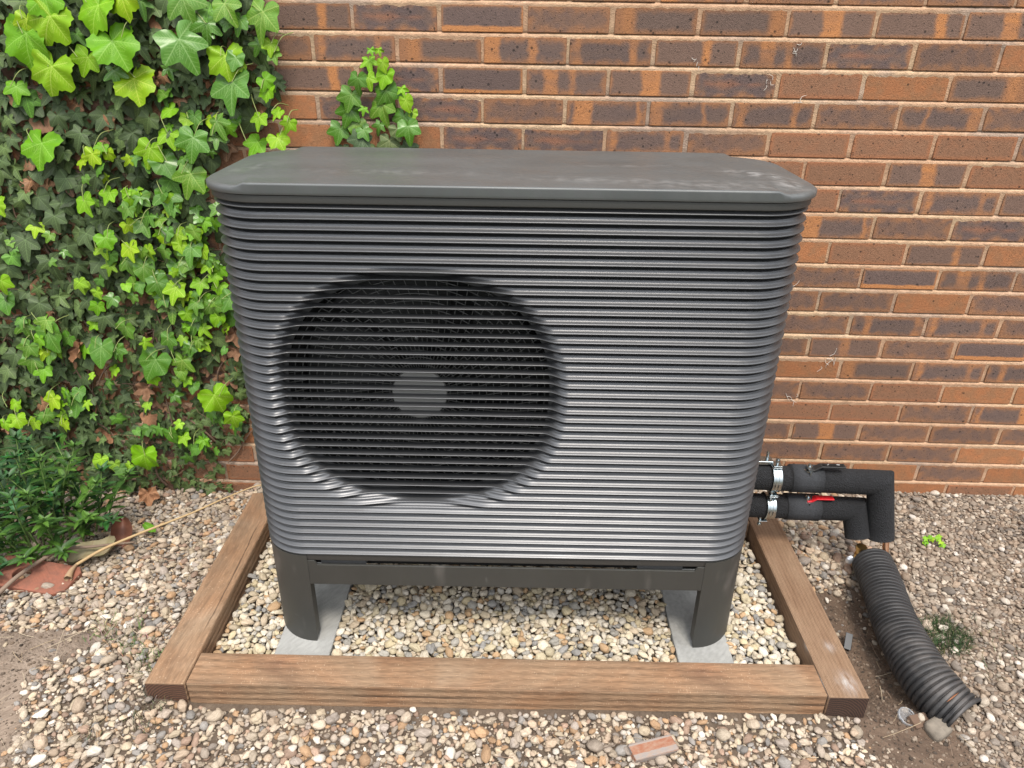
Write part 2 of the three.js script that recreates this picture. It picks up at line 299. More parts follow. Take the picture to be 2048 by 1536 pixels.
{
  const fr = thing('timber_frame', 'low rectangular surround of four brown timber sleepers around the pale gravel bed', 'timber frame', [FC.x, 0, FC.z], YAW);
  const wood = mat({ map: woodMap, roughness: 0.9, bumpMap: rep(woodBump, 1, 2), bumpScale: 0.0045 });
  const chalk = mat({ map: chalkMap, roughness: 0.95, bumpMap: woodBump, bumpScale: 0.004 });
  const end = mat({ map: endMap, roughness: 0.85, bumpMap: gritBump, bumpScale: 0.002 });
  const T = 0.092, H = 0.12, yc = 0.06 - H / 2;
  const sleeper = (w, d, x, z, m, along, chalked) => {
    const g = new RoundedBoxGeometry(w, H, d, 3, 0.004), p = g.attributes.position, n = g.attributes.normal;
    for (let i = 0; i < p.count; i++) { const l = (along ? p.getZ(i) : p.getX(i)); p.setY(i, p.getY(i) + 0.0012 * noise(l * 4 + x * 9, 3)); }
    boxUV(g, along, R(0, 2), R(0, 2));
    if (chalked) { const uv = g.attributes.uv; for (let i = 0; i < p.count; i++) { const t = n.getY(i) > 0.6; uv.setXY(i, p.getZ(i) / d + 0.5, t ? p.getX(i) / w + 0.5 : p.getY(i) / 0.12 + 0.1); } }
    const s = mesh('sleeper', g, m, fr); s.position.set(x, yc, z); return s;
  };
  const L = sleeper(T, FD * 2, -FW + T / 2, 0, wood, 2), Rt = sleeper(T, FD * 2, FW - T / 2, 0, chalk, 2, true);
  sleeper((FW - T) * 2 - 0.003, T, 0, FD - T / 2 - 0.003, wood, 0); sleeper((FW - T) * 2 - 0.003, T, 0, -FD + T / 2 + 0.02, wood, 0);
  for (const s of [L, Rt]) { const e = new THREE.PlaneGeometry(T - 0.003, H - 0.003); const m = mesh('end_grain', e, end, s); m.position.z = FD + 0.0006; if (s === Rt) m.scale.x = -1, m.material = mat({ map: endMap, roughness: 0.85, side: THREE.DoubleSide, bumpMap: gritBump, bumpScale: 0.002 }); else { m.material = mat({ map: endMap, color: lin(1.7, 1.65, 1.5), roughness: 0.9 }); } }
}

// ------------------------------------------------------------------ concrete slabs
{
  const cm = colorMap(512, 512, (u, v) => { const k = 1 + 0.35 * tile(u, v, 9, 4) + 0.3 * tile(u, v, 90, 2, 4); return [0.29 * k, 0.29 * k, 0.275 * k]; });
  const m = mat({ map: cm, roughness: 0.95, bumpMap: rep(gritBump, 3, 3), bumpScale: 0.0015 });
  for (const [x, label] of [[-0.0675, 'pale concrete slab strip under the left feet of the grey unit'], [0.936, 'pale concrete slab strip under the right feet of the grey unit']]) {
    const s = mesh('concrete_slab', box(0.138, 0.05, 0.60, 0, 0, 0, 0.003, 2), m); s.position.set(x, -0.0135, 0.520); s.rotation.y = YAW; tag(s, label, 'concrete slab', 'slabs under the unit');
  }
}

// ------------------------------------------------------------------ pebbles
function pebbleGeo(k) {
  let g = new THREE.IcosahedronGeometry(1, 3); g.deleteAttribute('normal'); g.deleteAttribute('uv'); g = mergeVertices(g, 1e-4);
  const p = g.attributes.position, v = V(0, 0, 0), uv = [];
  const flat = [0.62, 0.5, 0.7, 0.56, 0.66, 0.45][k], long = [1.0, 0.72, 0.85, 0.66, 0.9, 0.78][k], ang = [0.12, 0.16, 0.22, 0.28, 0.36, 0.42][k];
  for (let i = 0; i < p.count; i++) {
    v.fromBufferAttribute(p, i); const s = 1 + ang * 1.5 * noise(v.x * 0.9 + k * 7, v.y * 0.9, v.z * 0.9) + ang * 0.6 * noise(v.x * 2.1, v.y * 2.1 + k * 3, v.z * 2.1);
    uv.push(v.x * 0.6 + 0.5 * v.y, v.z * 0.6 + 0.3 * v.y);
    if (k >= 3) { const m = Math.max(Math.abs(v.x), Math.abs(v.y) * 1.05, Math.abs(v.z)); v.multiplyScalar(mix(1, 0.82 / m, 0.45)); }
    p.setXYZ(i, v.x * s, v.y * s * flat, v.z * s * long);
  }
  g.setAttribute('uv', new THREE.Float32BufferAttribute(uv, 2)); g.computeVertexNormals(); return g;
}
const PEB = [0, 1, 2, 3, 4, 5].map(pebbleGeo);
const pebbleMap = colorMap(256, 256, (u, v) => { const a = tile(u, v, 6, 4), b = tile(u, v, 40, 3, 3), k = clamp(0.86 + 0.45 * a + 0.3 * b, 0.25, 1.1); return [k, k * (0.99 + 0.04 * a), k * (0.97 + 0.07 * a)]; });
const pebbleMat = mat({ map: pebbleMap, roughness: 0.82, bumpMap: pebbleMap, bumpScale: 0.0004 });
const CREAM = [[0.64, 0.57, 0.45], [0.60, 0.52, 0.40], [0.59, 0.53, 0.43], [0.68, 0.62, 0.52], [0.55, 0.51, 0.44], [0.49, 0.40, 0.29], [0.36, 0.34, 0.30], [0.52, 0.45, 0.31], [0.58, 0.51, 0.38], [0.50, 0.42, 0.30], [0.30, 0.29, 0.275], [0.45, 0.30, 0.17], [0.5, 0.42, 0.27]];
const MIXED = [[0.56, 0.47, 0.36], [0.48, 0.37, 0.27], [0.40, 0.33, 0.265], [0.66, 0.6, 0.52], [0.36, 0.305, 0.26], [0.27, 0.25, 0.23], [0.44, 0.28, 0.16], [0.38, 0.26, 0.19], [0.5, 0.41, 0.31], [0.56, 0.46, 0.33], [0.53, 0.44, 0.34], [0.46, 0.38, 0.29]];
const DUSTY = [[0.36, 0.285, 0.215], [0.30, 0.24, 0.185], [0.41, 0.335, 0.26], [0.26, 0.21, 0.165], [0.48, 0.41, 0.33], [0.22, 0.185, 0.155], [0.32, 0.24, 0.175]];
const bed = (name, label) => { const g = new THREE.Group(); g.name = numbered(name); scene.add(g); return tag(g, label, 'gravel', null, 'stuff'); };
function pebbles(grp, x0, x1, z0, z1, tries, rmin, rmax, palette, keep, yf, pack = 0.78) {
  const cell = rmax * 2, map = new Map(), lists = PEB.map(() => []), e = new THREE.Euler(), key = (a, b) => a * 4096 + b;
  for (let i = 0; i < tries; i++) {
    const x = R(x0, x1), z = R(z0, z1), kp = keep(x, z); if (rnd() > kp) continue;
    const r = mix(rmin, rmax, Math.pow(rnd(), 1.6)) * (i < tries * 0.08 ? 1.25 : 1), cx = Math.floor(x / cell) + 2000, cz = Math.floor(z / cell) + 2000; let ok = true;
    for (let a = -1; a <= 1 && ok; a++) for (let b = -1; b <= 1 && ok; b++) for (const q of map.get(key(cx + a, cz + b)) || []) if (Math.hypot(q[0] - x, q[1] - z) < (q[2] + r) * pack) { ok = false; break; }
    if (!ok) continue;
    const k = key(cx, cz); if (!map.has(k)) map.set(k, []); map.get(k).push([x, z, r]);
    const g = Math.floor(rnd() * PEB.length), c = pick(palette), t = palette === CREAM ? R(0.8, 1.16) : R(0.62, 1.08);
    e.set(R(-0.45, 0.45), R(0, 6.3), R(-0.45, 0.45));
    lists[g].push({ p: V(x, yf(x, z) + r * R(0.12, 0.5), z), q: new THREE.Quaternion().setFromEuler(e), s: V(r * R(0.95, 1.25), r * R(0.85, 1.1), r * R(0.85, 1.1)), c: c.map((v) => v * t) });
  }
  lists.forEach((l, i) => { if (l.length) copies('pebble_mass', PEB[i], pebbleMat, l, grp); });
}
const inTray = (x, z) => { const [a, b] = toFrame(x, z), s = 0.012; if (Math.abs(a) > FW - 0.09 - s || Math.abs(b) > FD - 0.085) return 0; for (const cx of [-0.0675, 0.936]) if (Math.abs(x - cx - (z - 0.51) * 0.018) < 0.074 && z > 0.2) return 0; return 1; };
const outFrame = (x, z, s = 0.008) => { const [a, b] = toFrame(x, z); return Math.abs(a) < FW + s && Math.abs(b) < FD + s ? 0 : 1; };
const washed = bed('washed_gravel', 'clean cream rounded gravel filling the timber frame under the grey unit');
const garden = bed('garden_gravel', 'mixed tan, grey and white pebbles on soil in front and left of the timber frame');
const dusty = bed('dusty_gravel', 'fine dusty pinkish gravel to the right of the black ducting');
pebbles(washed, -0.35, 1.25, 0.2, 0.9, 80000, 0.0056, 0.0108, CREAM, inTray, () => -0.004, 0.72);
pebbles(washed, -0.35, 1.25, 0.2, 0.9, 70000, 0.0064, 0.0128, CREAM, inTray, () => 0.005, 0.86);
const frontBed = (x, z) => outFrame(x, z) * (1 - 0.997 * leftSoil(x, z)) * (1 - 0.994 * trench(x, z)) * (1 - smooth(1.36, 1.48, x + 0.08 * fbm(x * 4, z * 4, 5))) * smooth(-0.28, -0.1, fbm(x * 5, z * 5, 40) + 0.28);
pebbles(garden, -1.65, 1.5, 0.0, 1.3, 70000, 0.0028, 0.0055, MIXED, frontBed, (x, z) => ground(x, z) - 0.002, 0.9);
pebbles(garden, -1.65, 1.5, 0.0, 1.7, 130000, 0.0048, 0.0115, MIXED, frontBed, ground, 0.76);
pebbles(garden, -1.65, 1.5, 0.0, 1.7, 14000, 0.007, 0.0145, MIXED, (x, z) => frontBed(x, z) * 0.8, (x, z) => ground(x, z) + 0.007, 1.15);
const SOIL = [[0.15, 0.108, 0.075], [0.10, 0.07, 0.048], [0.2, 0.15, 0.11], [0.07, 0.05, 0.035], [0.26, 0.2, 0.15]];
const crumbs = bed('soil_crumbs', 'small brown crumbs of soil on the bare earth and between the pebbles'); crumbs.userData.category = 'soil';
pebbles(crumbs, -1.3, 1.6, 0.3, 1.3, 60000, 0.0016, 0.0048, SOIL, (x, z) => outFrame(x, z) * clamp(0.9 * trench(x, z) + 0.35 * leftSoil(x, z) + 0.12), (x, z) => ground(x, z) - 0.0008, 1.0);
const rightBed = (x, z) => outFrame(x, z) * (1 - 0.994 * trench(x, z)) * smooth(1.3, 1.42, x + 0.08 * fbm(x * 4, z * 4, 5)) * (x < 1.5 && z < 0.42 ? 0 : 1);
pebbles(dusty, 1.2, 2.5, 0.0, 1.5, 120000, 0.0036, 0.0088, DUSTY, rightBed, (x, z) => ground(x, z), 0.76);
pebbles(dusty, 1.2, 2.5, 0.0, 1.5, 6000, 0.006, 0.013, [...DUSTY, [0.6, 0.53, 0.45], [0.62, 0.56, 0.5]], (x, z) => rightBed(x, z) * 0.7, (x, z) => ground(x, z) + 0.003, 1.5);
pebbles(garden, 1.2, 1.55, 0.0, 0.5, 9000, 0.007, 0.0145, MIXED, (x, z) => outFrame(x, z) * (1 - trench(x, z)) * smooth(0.47, 0.43, z + 0.05 * fbm(x * 9, z * 9, 3)), ground, 0.8);

// ------------------------------------------------------------------ heat pump
const HP = V(0.4355, 0, 0.538), HPYAW = 0.02, LW = 0.589, LD = 0.214, RAD = 0.112; // half width and half depth at the louvre lips
function plan(hw, hd, r, inset = 0, nf = 150) { // closed contour, counter-clockwise from above, front first
  const out = [], arc = (cx, cz, a0, n) => { for (let i = 1; i < n; i++) { const a = a0 - i / n * Math.PI / 2; out.push([cx + r * Math.cos(a), cz + r * Math.sin(a), Math.cos(a), Math.sin(a)]); } };
  for (let i = 0; i <= nf; i++) out.push([mix(-hw + r, hw - r, i / nf), hd, 0, 1]);
  arc(hw - r, hd - r, Math.PI / 2, 14); for (let i = 0; i <= 3; i++) out.push([hw, mix(hd - r, -hd + r, i / 3), 1, 0]);
  arc(hw - r, -hd + r, 0, 10); for (let i = 0; i <= 4; i++) out.push([mix(hw - r, -hw + r, i / 4), -hd, 0, -1]);
  arc(-hw + r, -hd + r, -Math.PI / 2, 10); for (let i = 0; i <= 3; i++) out.push([-hw, mix(-hd + r, hd - r, i / 3), -1, 0]);
  arc(-hw + r, hd - r, Math.PI, 14);
  return out.map(([x, z, nx, nz]) => [x - nx * inset, z - nz * inset, nx, nz]);
}
function loft(contour, rows, f, closed = true) { // rows of {d, y}; f may bend (point, row) -> [x, y, z]
  const n = contour.length, pos = [], idx = [], m = closed ? n : n - 1;
  const uv = []; for (const r of rows) for (let i = 0; i < n; i++) { const q = f(contour[i], r); pos.push(...q); uv.push(q[0] * 1.7 + q[2] * 0.9, q[1] * 1.7); }
  for (let j = 0; j < rows.length - 1; j++) for (let i = 0; i < m; i++) { const a = j * n + i, b = j * n + (i + 1) % n; idx.push(a, b, a + n, b, b + n, a + n); }
  const g = new THREE.BufferGeometry(); g.setAttribute('position', new THREE.Float32BufferAttribute(pos, 3)); g.setAttribute('uv', new THREE.Float32BufferAttribute(uv, 2)); g.setIndex(idx); g.computeVertexNormals(); return g;
}
const plainUV = (g, k = 1) => { const p = g.attributes.position, uv = []; for (let i = 0; i < p.count; i++) uv.push(p.getX(i) * k, (p.getZ(i) + p.getY(i)) * k); g.setAttribute('uv', new THREE.Float32BufferAttribute(uv, 2)); return g; };
const lidMap = colorMap(1024, 512, (u, v) => { // dusty painted lid; u along the width, v from the back edge to the front
  const n = fbm(u * 6, v * 3, 2), f = fbm(u * 60, v * 26, 4, 3), streak = fbm(u * 5 + v * 1.2, v * 34, 6, 3);
  let c = mix3([0.068, 0.073, 0.073], [0.092, 0.097, 0.096], clamp(0.5 + n * 1.1 + 0.35 * streak));
  const smear = (a, b, sx, sy, s) => Math.exp(-Math.pow((u - a) / sx, 2) - Math.pow((v - b - (u - a) * s) / sy, 2)) * clamp(0.3 + 1.9 * fbm(u * 46, v * 22, 12, 4));
  let k = smear(0.925, 0.6, 0.045, 0.07, 0.9) + 0.8 * smear(0.965, 0.78, 0.03, 0.1, 0.5) + 0.5 * smear(0.83, 0.87, 0.12, 0.08, 0) + 0.45 * smear(0.62, 0.8, 0.1, 0.05, 0) + 0.45 * smear(0.04, 0.62, 0.035, 0.1, -1.5) + 0.35 * smear(0.72, 0.45, 0.1, 0.025, -0.3) + 0.3 * smear(0.3, 0.7, 0.16, 0.05, 0);
  c = mix3(c, [0.3, 0.3, 0.295], clamp(k * 0.8)); if (f > 0.44) c = mix3(c, [0.3, 0.3, 0.29], clamp((f - 0.44) * 6)); return c;
}, false);
const lidRough = valueMap(512, 256, (u, v) => 0.42 + 0.2 * fbm(u * 8, v * 5, 3) + 0.12 * fbm(u * 50, v * 25, 5, 3), false);
const scuffMap = colorMap(1024, 256, (u, v) => { // handling marks on the base
  const n = fbm(u * 7, v * 3, 1), f = fbm(u * 34 + 3, v * 13, 9, 3); let c = [0.055, 0.055, 0.050].map((q) => q * (1 + 0.25 * n));
  c = mix3(c, [0.105, 0.1, 0.092], clamp((fbm(u * 22, v * 5, 15, 4) - 0.2) * 2.6)); if (f > 0.42) c = mix3(c, [0.2, 0.2, 0.19], clamp((f - 0.42) * 3)); return c;
});
const coatMap = colorMap(512, 512, (u, v) => { const n = tile(u, v, 5, 4), d = tile(u, v, 60, 3, 5), k = 1 + 0.05 * n + 0.04 * d; return d > 0.44 ? [0.75, 0.74, 0.72] : [0.62 * k, 0.62 * k, 0.62 * k]; });
const coatRough = valueMap(512, 512, (u, v) => 0.72 + 0.1 * tile(u, v, 6, 4, 2));
const coat = mat({ map: coatMap, roughnessMap: coatRough, color: lin(0.160, 0.164, 0.172), metalness: 0.6, roughness: 0.5 });
const lidMat = new THREE.MeshPhysicalMaterial({ map: lidMap, roughnessMap: lidRough, roughness: 1, metalness: 0.1, clearcoat: 0.12, clearcoatRoughness: 0.4 });
const baseMat = mat({ map: scuffMap, roughness: 0.5, metalness: 0.25 });
const black = mat({ color: lin(0.012, 0.012, 0.012), roughness: 0.9 }), wire = mat({ color: lin(0.13, 0.13, 0.125), roughness: 0.5, metalness: 0.2 });
{
  const hp = thing('heat_pump', 'dark grey ribbed air source heat pump unit with round fan opening, standing on four legs', 'heat pump', [HP.x, 0, HP.z], HPYAW);
  const contour = plan(LW, LD, RAD), HX = -0.192, HY = 0.7015, HC = 0.708, Y0 = 0.2885, N = 41, P = (1.1055 - Y0) / (N - 1);
  const prof = [[0.0215, -0.0004], [0.004, 0.0], [0.0009, 0.0005], [0, 0.0016], [0.0006, 0.0030], [0.0034, 0.0043], [0.0062, 0.0062], [0.0080, 0.0081], [0.0089, 0.0101], [0.0092, 0.0126], [0.0125, 0.0138], [0.0178, 0.0156], [0.0192, P]];
  for (let k = 0; k < N; k++) {
    const y0 = Y0 + k * P;
    mesh('louvre', loft(contour, prof.map((q, j) => ({ j, d: q[0], h: q[1] })), ([x, z, nx, nz], r) => {
      const w = nz > 0.25 ? smooth(0.318, 0.279, Math.pow(Math.pow(Math.abs(x - HX), 2.3) + Math.pow(Math.abs(y0 + 0.008 - HC) * 1.085, 2.3), 1 / 2.3)) : 0;
      const bl = r.j < 4 ? [r.d * (r.j ? 1 : 1.06), r.h] : [mix(0.0006, 0.0205, (r.j - 4) / 8), 0.0031];
      const t = smooth(0.35, 0.95, w), d = mix(r.d, bl[0], t) + 0.022 * w; return [x - nx * d, y0 + mix(r.h, bl[1], t), z - nz * d];
    }), coat, hp);
  }
  // inner panel with the round opening, and the shell behind the louvres
  const sh = new THREE.Shape(); sh.moveTo(-LW + 0.09, Y0); sh.lineTo(LW - 0.06, Y0); sh.lineTo(LW - 0.06, 1.11); sh.lineTo(-LW + 0.09, 1.11); sh.closePath();
  const hole = new THREE.Path(); for (let i = 0; i <= 120; i++) { const a = -i / 120 * Math.PI * 2, c = Math.cos(a), q = Math.sin(a), k = Math.pow(Math.abs(c) ** 2.3 + Math.abs(q) ** 2.3, -1 / 2.3); hole[i ? 'lineTo' : 'moveTo'](HX + 0.281 * k * c, HC + 0.254 * k * q); } sh.holes.push(hole);
  mesh('front_panel', new THREE.ExtrudeGeometry(sh, { depth: 0.003, bevelEnabled: false, curveSegments: 64 }).translate(0, 0, LD - 0.0475), mat({ color: lin(0.075, 0.075, 0.073), roughness: 0.55, metalness: 0.3 }), hp);
  mesh('inner_shell', loft(plan(LW, LD, RAD, 0, 20), [{ d: 0.0235, y: Y0 }, { d: 0.0235, y: 1.112 }], ([x, z, nx, nz], r) => (nz > 0.95 ? [x, r.y, z - 0.15] : [x - nx * r.d, r.y, z - nz * r.d])), black, hp);
  mesh('back_panel', box(0.98, 0.8, 0.004, 0, 0.7, -LD + 0.005), coat, hp);
  // fan guard: rings, swept wires and the blank disc in the middle
  const gz = LD - 0.0515, gs = [];
  for (let i = 0; i < 15; i++) gs.push(new THREE.TorusGeometry(0.066 + i * 0.0158, 0.0011, 5, 72).translate(HX, HY, gz));
  for (let i = 0; i < 72; i++) { const a = i / 72 * Math.PI * 2, pt = (r, s) => V(HX + r * Math.cos(a + s), HY + r * Math.sin(a + s), gz - 0.0017); gs.push(tube([pt(0.058, 0), pt(0.12, 0.09), pt(0.2, 0.2), pt(0.289, 0.3)], 0.001, 0.001, 6, 5)); }
  const guard = mesh('fan_guard', mergeGeometries(gs.map((g) => { g.deleteAttribute('uv'); return g; })), wire, hp);
  mesh('hub_disc', new THREE.CylinderGeometry(0.0585, 0.06, 0.005, 56).rotateX(Math.PI / 2).translate(HX, HY - 0.002, gz + 0.006), mat({ color: lin(0.27, 0.265, 0.25), roughness: 0.5, metalness: 0.3 }), guard);
  mesh('fan_shroud', new THREE.CylinderGeometry(0.284, 0.27, 0.11, 64, 1, true).rotateX(Math.PI / 2).translate(HX, HY, LD - 0.105), mat({ color: lin(0.02, 0.02, 0.02), roughness: 0.7, side: THREE.DoubleSide }), hp);
  const fan = mesh('fan', new THREE.CylinderGeometry(0.065, 0.07, 0.06, 40).rotateX(Math.PI / 2).translate(HX, HY, LD - 0.115), black, hp);
  for (let b = 0; b < 5; b++) {
    const g = grid(9, 7, (i, j) => { const r = mix(0.06, 0.262, i / 8), a = b * 1.2566 + 0.3 + (j / 6 - 0.5) * mix(0.85, 1.0, i / 8) + 0.35 * (i / 8) ** 2; return { p: [HX + r * Math.cos(a), HY + r * Math.sin(a), LD - 0.115 + (j / 6 - 0.5) * 0.055] }; });
    mesh('fan_blade', g, mat({ color: lin(0.014, 0.014, 0.014), roughness: 0.6, side: THREE.DoubleSide }), fan);
  }
  mesh('fan_screw', new THREE.SphereGeometry(0.006, 12, 8).translate(HX - 0.005, HY + 0.118, gz - 0.02), mat({ color: lin(0.5, 0.5, 0.5), metalness: 1, roughness: 0.35 }), guard);
  // bottom skirt, lid band and lid
  mesh('skirt', loft(contour, [[0.012, 0.268], [0.006, 0.2685], [0.0045, 0.270], [0.0045, 0.2845], [0.006, 0.2862], [0.014, 0.2868]].map(([d, y]) => ({ d, y })), ([x, z, nx, nz], r) => [x - nx * r.d, r.y, z - nz * r.d]), mat({ color: lin(0.052, 0.051, 0.048), roughness: 0.5, metalness: 0.3 }), hp);
  mesh('lid_band', loft(contour, [[0.02, 1.1155], [0.001, 1.1155], [-0.0015, 1.1165], [-0.0025, 1.118], [-0.0025, 1.1298], [-0.0012, 1.1307], [0.004, 1.1307]].map(([d, y]) => ({ d, y })), ([x, z, nx, nz], r) => [x - nx * r.d, r.y, z - nz * r.d]), mat({ color: lin(0.06, 0.06, 0.058), roughness: 0.48, metalness: 0.3 }), hp);
  {
    const c2 = plan(LW + 0.010, LD + 0.006, RAD + 0.006), rows = [[0.012, 1.1318], [0.0015, 1.1318], [0, 1.1330], [0, 1.1375], [0, 1.1495], [0.0006, 1.1515], [0.002, 1.1530], [0.0045, 1.1538], [0.012, 1.154], [0.03, 1.154], [0.055, 1.154], [0.085, 1.1545]].map(([d, y], j) => ({ d, y, j }));
    const g = loft(c2, rows, ([x, z, nx, nz], r) => {
      const side = smooth(0.496, 0.514, Math.abs(x)), k = r.j >= 4 ? side * smooth(0.07, 0.02, r.d) : 0; // the ends dip below the raised middle
      const d = r.d + (r.j >= 5 && r.j < 9 ? side * 0.0035 : 0); return [x - nx * d, r.y - 0.0068 * k, z - nz * d];
    });
    // close the middle with a fan
    const n = c2.length, pos = [...g.attributes.position.array, 0, 1.155, 0], idx = [...g.index.array], base = (rows.length - 1) * n, mid = rows.length * n;
    for (let i = 0; i < n; i++) idx.push(base + i, base + (i + 1) % n, mid);
    const lg = new THREE.BufferGeometry(); lg.setAttribute('position', new THREE.Float32BufferAttribute(pos, 3)); lg.setIndex(idx); lg.computeVertexNormals();
    const uv = []; for (let i = 0; i < pos.length; i += 3) uv.push((pos[i] + 0.58) / 1.16, (pos[i + 2] + 0.22 + (1.154 - pos[i + 1]) * 0.2) / 0.45);
    lg.setAttribute('uv', new THREE.Float32BufferAttribute(uv, 2)); mesh('lid', lg, lidMat, hp);
  }
  // base: four corner legs, front and rear beams, tray
  const corner = (sx, sz) => {
    const pts = [], r = RAD; for (let i = 0; i <= 3; i++) pts.push([mix(-0.004, 0, i / 3), r, 0, 1]);
    for (let i = 1; i <= 14; i++) { const a = Math.PI / 2 * (1 - i / 14); pts.push([r * Math.cos(a), r * Math.sin(a), Math.cos(a), Math.sin(a)]); }
    for (let i = 1; i <= 2; i++) pts.push([r, mix(0, -0.012, i / 2), 1, 0]);
    const n = pts.length, rows = []; for (let j = 0; j <= 12; j++) rows.push(j / 12);
    const P3 = (i, t, d) => { const [x, z, nx, nz] = pts[i], s = i / (n - 1), low = 0.010 + 0.016 * smooth(0.16, 0, s) ** 2 + 0.004 * smooth(0.9, 1, s); return [sx * (LW - RAD + x - nx * d), mix(low, 0.2835, t), sz * (LD - RAD + z - nz * d)]; };
    const pos = [], idx = [], uv = [], put = (p) => { pos.push(...p); uv.push(p[0] * 0.9 + 0.37, p[1] * 1.6 + p[2] * 0.5); return pos.length / 3 - 1; };
    const A = [], B = []; for (const t of rows) { A.push(pts.map((_, i) => put(P3(i, t, 0.0015)))); B.push(pts.map((_, i) => put(P3(i, t, 0.0065)))); }
    const quad = (a, b, c, d) => idx.push(a, b, c, b, d, c);
    for (let j = 0; j < 12; j++) for (let i = 0; i < n - 1; i++) { quad(A[j][i], A[j][i + 1], A[j + 1][i], A[j + 1][i + 1]); quad(B[j][i + 1], B[j][i], B[j + 1][i + 1], B[j + 1][i]); }
    const edge = (f, g2, m) => { const a = [], b = []; for (let k = 0; k < m; k++) { a.push(put(f(k))); b.push(put(g2(k))); } for (let k = 0; k < m - 1; k++) quad(a[k], a[k + 1], b[k], b[k + 1]); };
    edge((i) => P3(i, 1, 0.0015), (i) => P3(i, 1, 0.0065), n); edge((i) => P3(i, 0, 0.0015), (i) => P3(i, 0, 0.0065), n);
    edge((j) => P3(0, rows[j], 0.0015), (j) => P3(0, rows[j], 0.03), 13); edge((j) => P3(n - 1, rows[j], 0.0015), (j) => P3(n - 1, rows[j], 0.0065), 13);
    const g = new THREE.BufferGeometry(); g.setAttribute('position', new THREE.Float32BufferAttribute(pos, 3)); g.setAttribute('uv', new THREE.Float32BufferAttribute(uv, 2)); g.setIndex(idx); g.computeVertexNormals(); return g;
  };
  const legMat = baseMat.clone(); legMat.side = THREE.DoubleSide;
  for (const [sx, sz] of [[-1, 1], [1, 1], [-1, -1], [1, -1]]) mesh('leg', corner(sx, sz), legMat, hp);
  const bx = LW - RAD + 0.002, bs = new THREE.Shape(); bs.moveTo(-bx, 0.198); bs.lineTo(bx, 0.198); bs.lineTo(bx, 0.2675); bs.lineTo(bx - 0.022, 0.2675); bs.lineTo(bx - 0.028, 0.2555); bs.lineTo(-bx + 0.028, 0.2555); bs.lineTo(-bx + 0.022, 0.2675); bs.lineTo(-bx, 0.2675); bs.closePath();
  const beam = new THREE.ExtrudeGeometry(bs, { depth: 0.004, bevelEnabled: true, bevelSize: 0.001, bevelThickness: 0.001, bevelSegments: 2 });
  mesh('front_beam', plainUV(beam.clone().translate(0, 0, LD - 0.0075), 0.9), baseMat, hp); mesh('rear_beam', plainUV(beam.clone().translate(0, 0, -LD + 0.003), 0.9), baseMat, hp);
  mesh('base_tray', box(1.02, 0.03, 0.37, 0, 0.255, 0), black, hp);
  for (const x of [-0.39, 0.37]) mesh('tray_bracket', box(0.11, 0.02, 0.02, x, 0.2585, LD - 0.025), mat({ color: lin(0.07, 0.07, 0.07), roughness: 0.9 }), hp);
}

// ------------------------------------------------------------------ pipes and ducting
const PZ = 0.37;
const foamBump = valueMap(256, 256, (u, v) => 0.5 + 0.7 * tile(u, v, 34, 3) + 0.3 * tile(u, v, 80, 2, 4));
const foamMap = colorMap(256, 256, (u, v) => { const k = 1 + 0.9 * tile(u, v, 40, 3) + 0.6 * tile(u, v, 90, 2, 3); return [0.0125 * k, 0.013 * k, 0.0148 * k]; });
const foam = mat({ map: foamMap, roughness: 0.95, bumpMap: foamBump, bumpScale: 0.006 });
const sleeveMat = mat({ map: foamMap, color: lin(2.6, 2.65, 2.6), roughness: 0.95, bumpMap: foamBump, bumpScale: 0.0015 });
const zinc = mat({ color: lin(0.50, 0.56, 0.58), metalness: 1, roughness: 0.26 }), brass = mat({ color: lin(0.66, 0.47, 0.2), metalness: 1, roughness: 0.32 }), copper = mat({ color: lin(0.72, 0.4, 0.24), metalness: 1, roughness: 0.35 });
